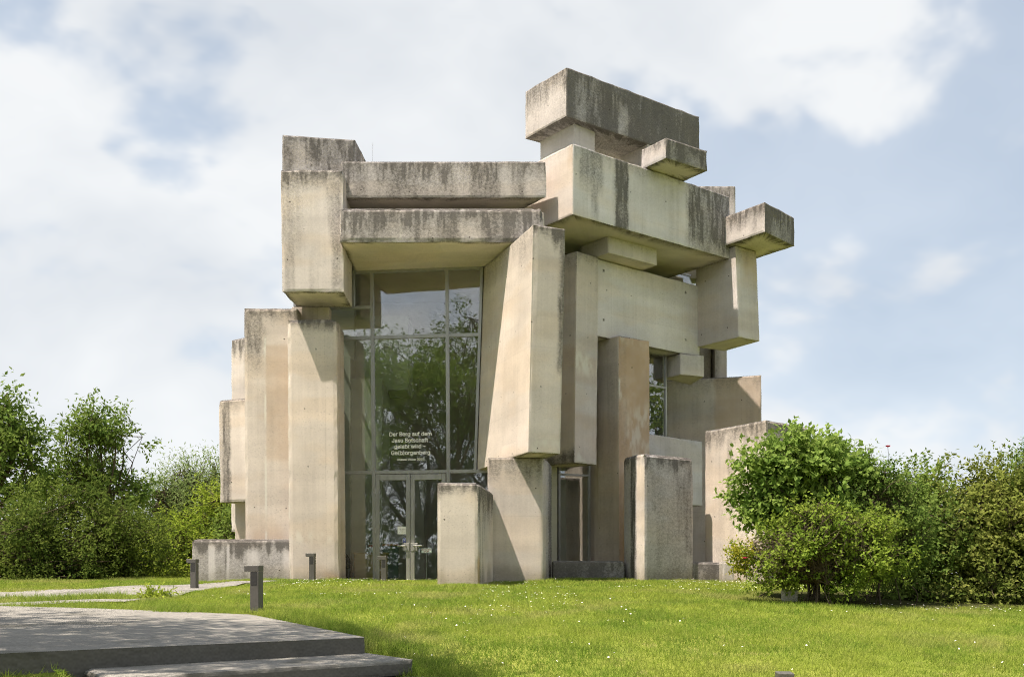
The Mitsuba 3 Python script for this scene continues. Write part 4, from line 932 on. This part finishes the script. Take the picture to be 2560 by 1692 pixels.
plant('shrub', 'shrub', 'slender grey-green shrub tip behind the large round shrub', 31, [cl(6.9, 20, 2.0, .25, .25, .75), cl(7.1, 20, 1.6, .35, .3, .8), cl(6.6, 20, 1.2, .5, .4, .7)], (6.9, 20, gz(6.9, 20)), 'leaf_pale', 5000, .07, .03, stems=3, spread=.16, wide=.35)
plant('ground_cover', 'shrub', 'low creeping mat of small leaves under the right hedge', 32, [cl(6.6, 15.4, -.52, .55, .35, .16), cl(7.2, 15.5, -.55, .45, .35, .14), cl(5.9, 15.2, -.55, .4, .3, .12)], (6.6, 15.4, gz(6.6, 15.4)), 'leaf_olive', 5000, .04, .008, stems=5, spread=.1, n_tw=0)
k = thing('marker_stone', 'pale concrete marker stone under the rose bush', 'stone')
put('block', box(3.98, 4.18, 14.95, 15.15, gz(4.1, 15) - .2, gz(4.1, 15) + .20, .015), 'inner_concrete', k)
k = thing('weed', 'leafy green weed growing on the edge of the path', 'weed')
put('leaves', foliage(91, [cl(-5.45, 15.6, gz(-5.45, 15.6) + .08, .26, .2, .09)], 500, .09, spread=.1, wide=.35)[0], 'leaf_bright', k)

# trees on the near side of the lawn, outside the frame: they shade the steps and stand in the glass's reflection
plant('tree', 'tree', 'spreading tree left of the steps that shades them, out of view', 40, [cl(-8.4, 7.6, 7.4, 1.7, 1.6, 1.1), cl(-6.6, 8.2, 7.6, 1.3, 1.2, .8), cl(-6.2, 6.6, 6.6, 1.3, 1.3, .8), cl(-4.7, 7.2, 6.9, 1.2, 1.1, .7), cl(-3.4, 6.6, 6.5, .9, .9, .55), cl(-9.6, 7.6, 5.6, 1.6, 1.5, 1.2), cl(-7.8, 6.2, 8.6, 1.5, 1.4, 1.0), cl(-9.8, 8.6, 8.2, 1.4, 1.4, 1.1), cl(-4.9, 8.6, 7.4, .7, .7, .5)], (-6.6, 5.2, gz(-6.6, 5.2)), 'leaf_mid', 15000, .15, .10, spread=.36, ragged=.8, n_tw=200)
bt = [(-12.9, -8, 16.3), (-8.9, -9.5, 18.5), (-17.0, -6.5, 14.5), (-4.0, -13, 11.0), (-22, -3, 12), (1.5, -16, 11)]
for i, (x, y, h) in enumerate(bt):
    z = gz(x, y); r_ = np.random.default_rng(200 + i)
    cs = [cl(x + 2.2 * math.cos(j * 2.4), y + 1.8 * math.sin(j * 2.4), z + h * q, 2.1 * (1.15 - abs(q - .6)), 2.0, 1.6) for j, q in enumerate((.3, .38, .45, .5, .56, .62, .68, .74, .8, .84, .88))]
    plant('tree', 'tree', 'tall tree of the row behind the viewpoint, seen only mirrored in the glass', 200 + i, cs, (x, y, z), 'leaf_dark', 11000, .22, .26, spread=.5, ragged=1.0, n_tw=260, group='trees behind the viewpoint')

for i, (x, y, s) in enumerate([(-20, -6, 1.5), (-16.5, -9, 1.7), (-13, -10, 1.6), (-9.5, -11, 1.8), (-6, -12, 1.5), (-2, -13, 1.6)]):
    z = gz(x, y)
    plant('shrub', 'shrub', 'bushy shrub of the thicket behind the viewpoint, seen only mirrored in the glass', 300 + i, [cl(x, y, z + 3.4, s * 1.5, s, s * 1.5), cl(x + 1.4, y + .3, z + 1.6, s * 1.3, s * .9, 1.6), cl(x - 1.4, y + .2, z + 2.0, s * 1.3, s * .9, 1.8), cl(x, y + .6, z + .9, s * 1.6, s, 1.0)], (x, y, z), 'leaf_dark', 10000, .22, .05, stems=4, spread=.35, n_tw=20, group='shrubs behind the viewpoint')

plant('tree', 'tree', 'tall tree beyond the right edge of the view, seen only mirrored in the side windows', 400, [cl(17.5, 27, 2.4, 2.2, 2.2, 1.8), cl(18.3, 28, 4.6, 2.4, 2.2, 1.9), cl(17.6, 25.5, 5.4, 2.2, 2, 1.8), cl(18, 27, 7.4, 1.9, 1.9, 1.6), cl(17.8, 29.5, 3.4, 2.2, 2, 2), cl(19, 24.5, 3, 2.2, 2, 2)], (18, 27, gz(18, 27)), 'leaf_dark', 13000, .26, .18, spread=.4, n_tw=80)
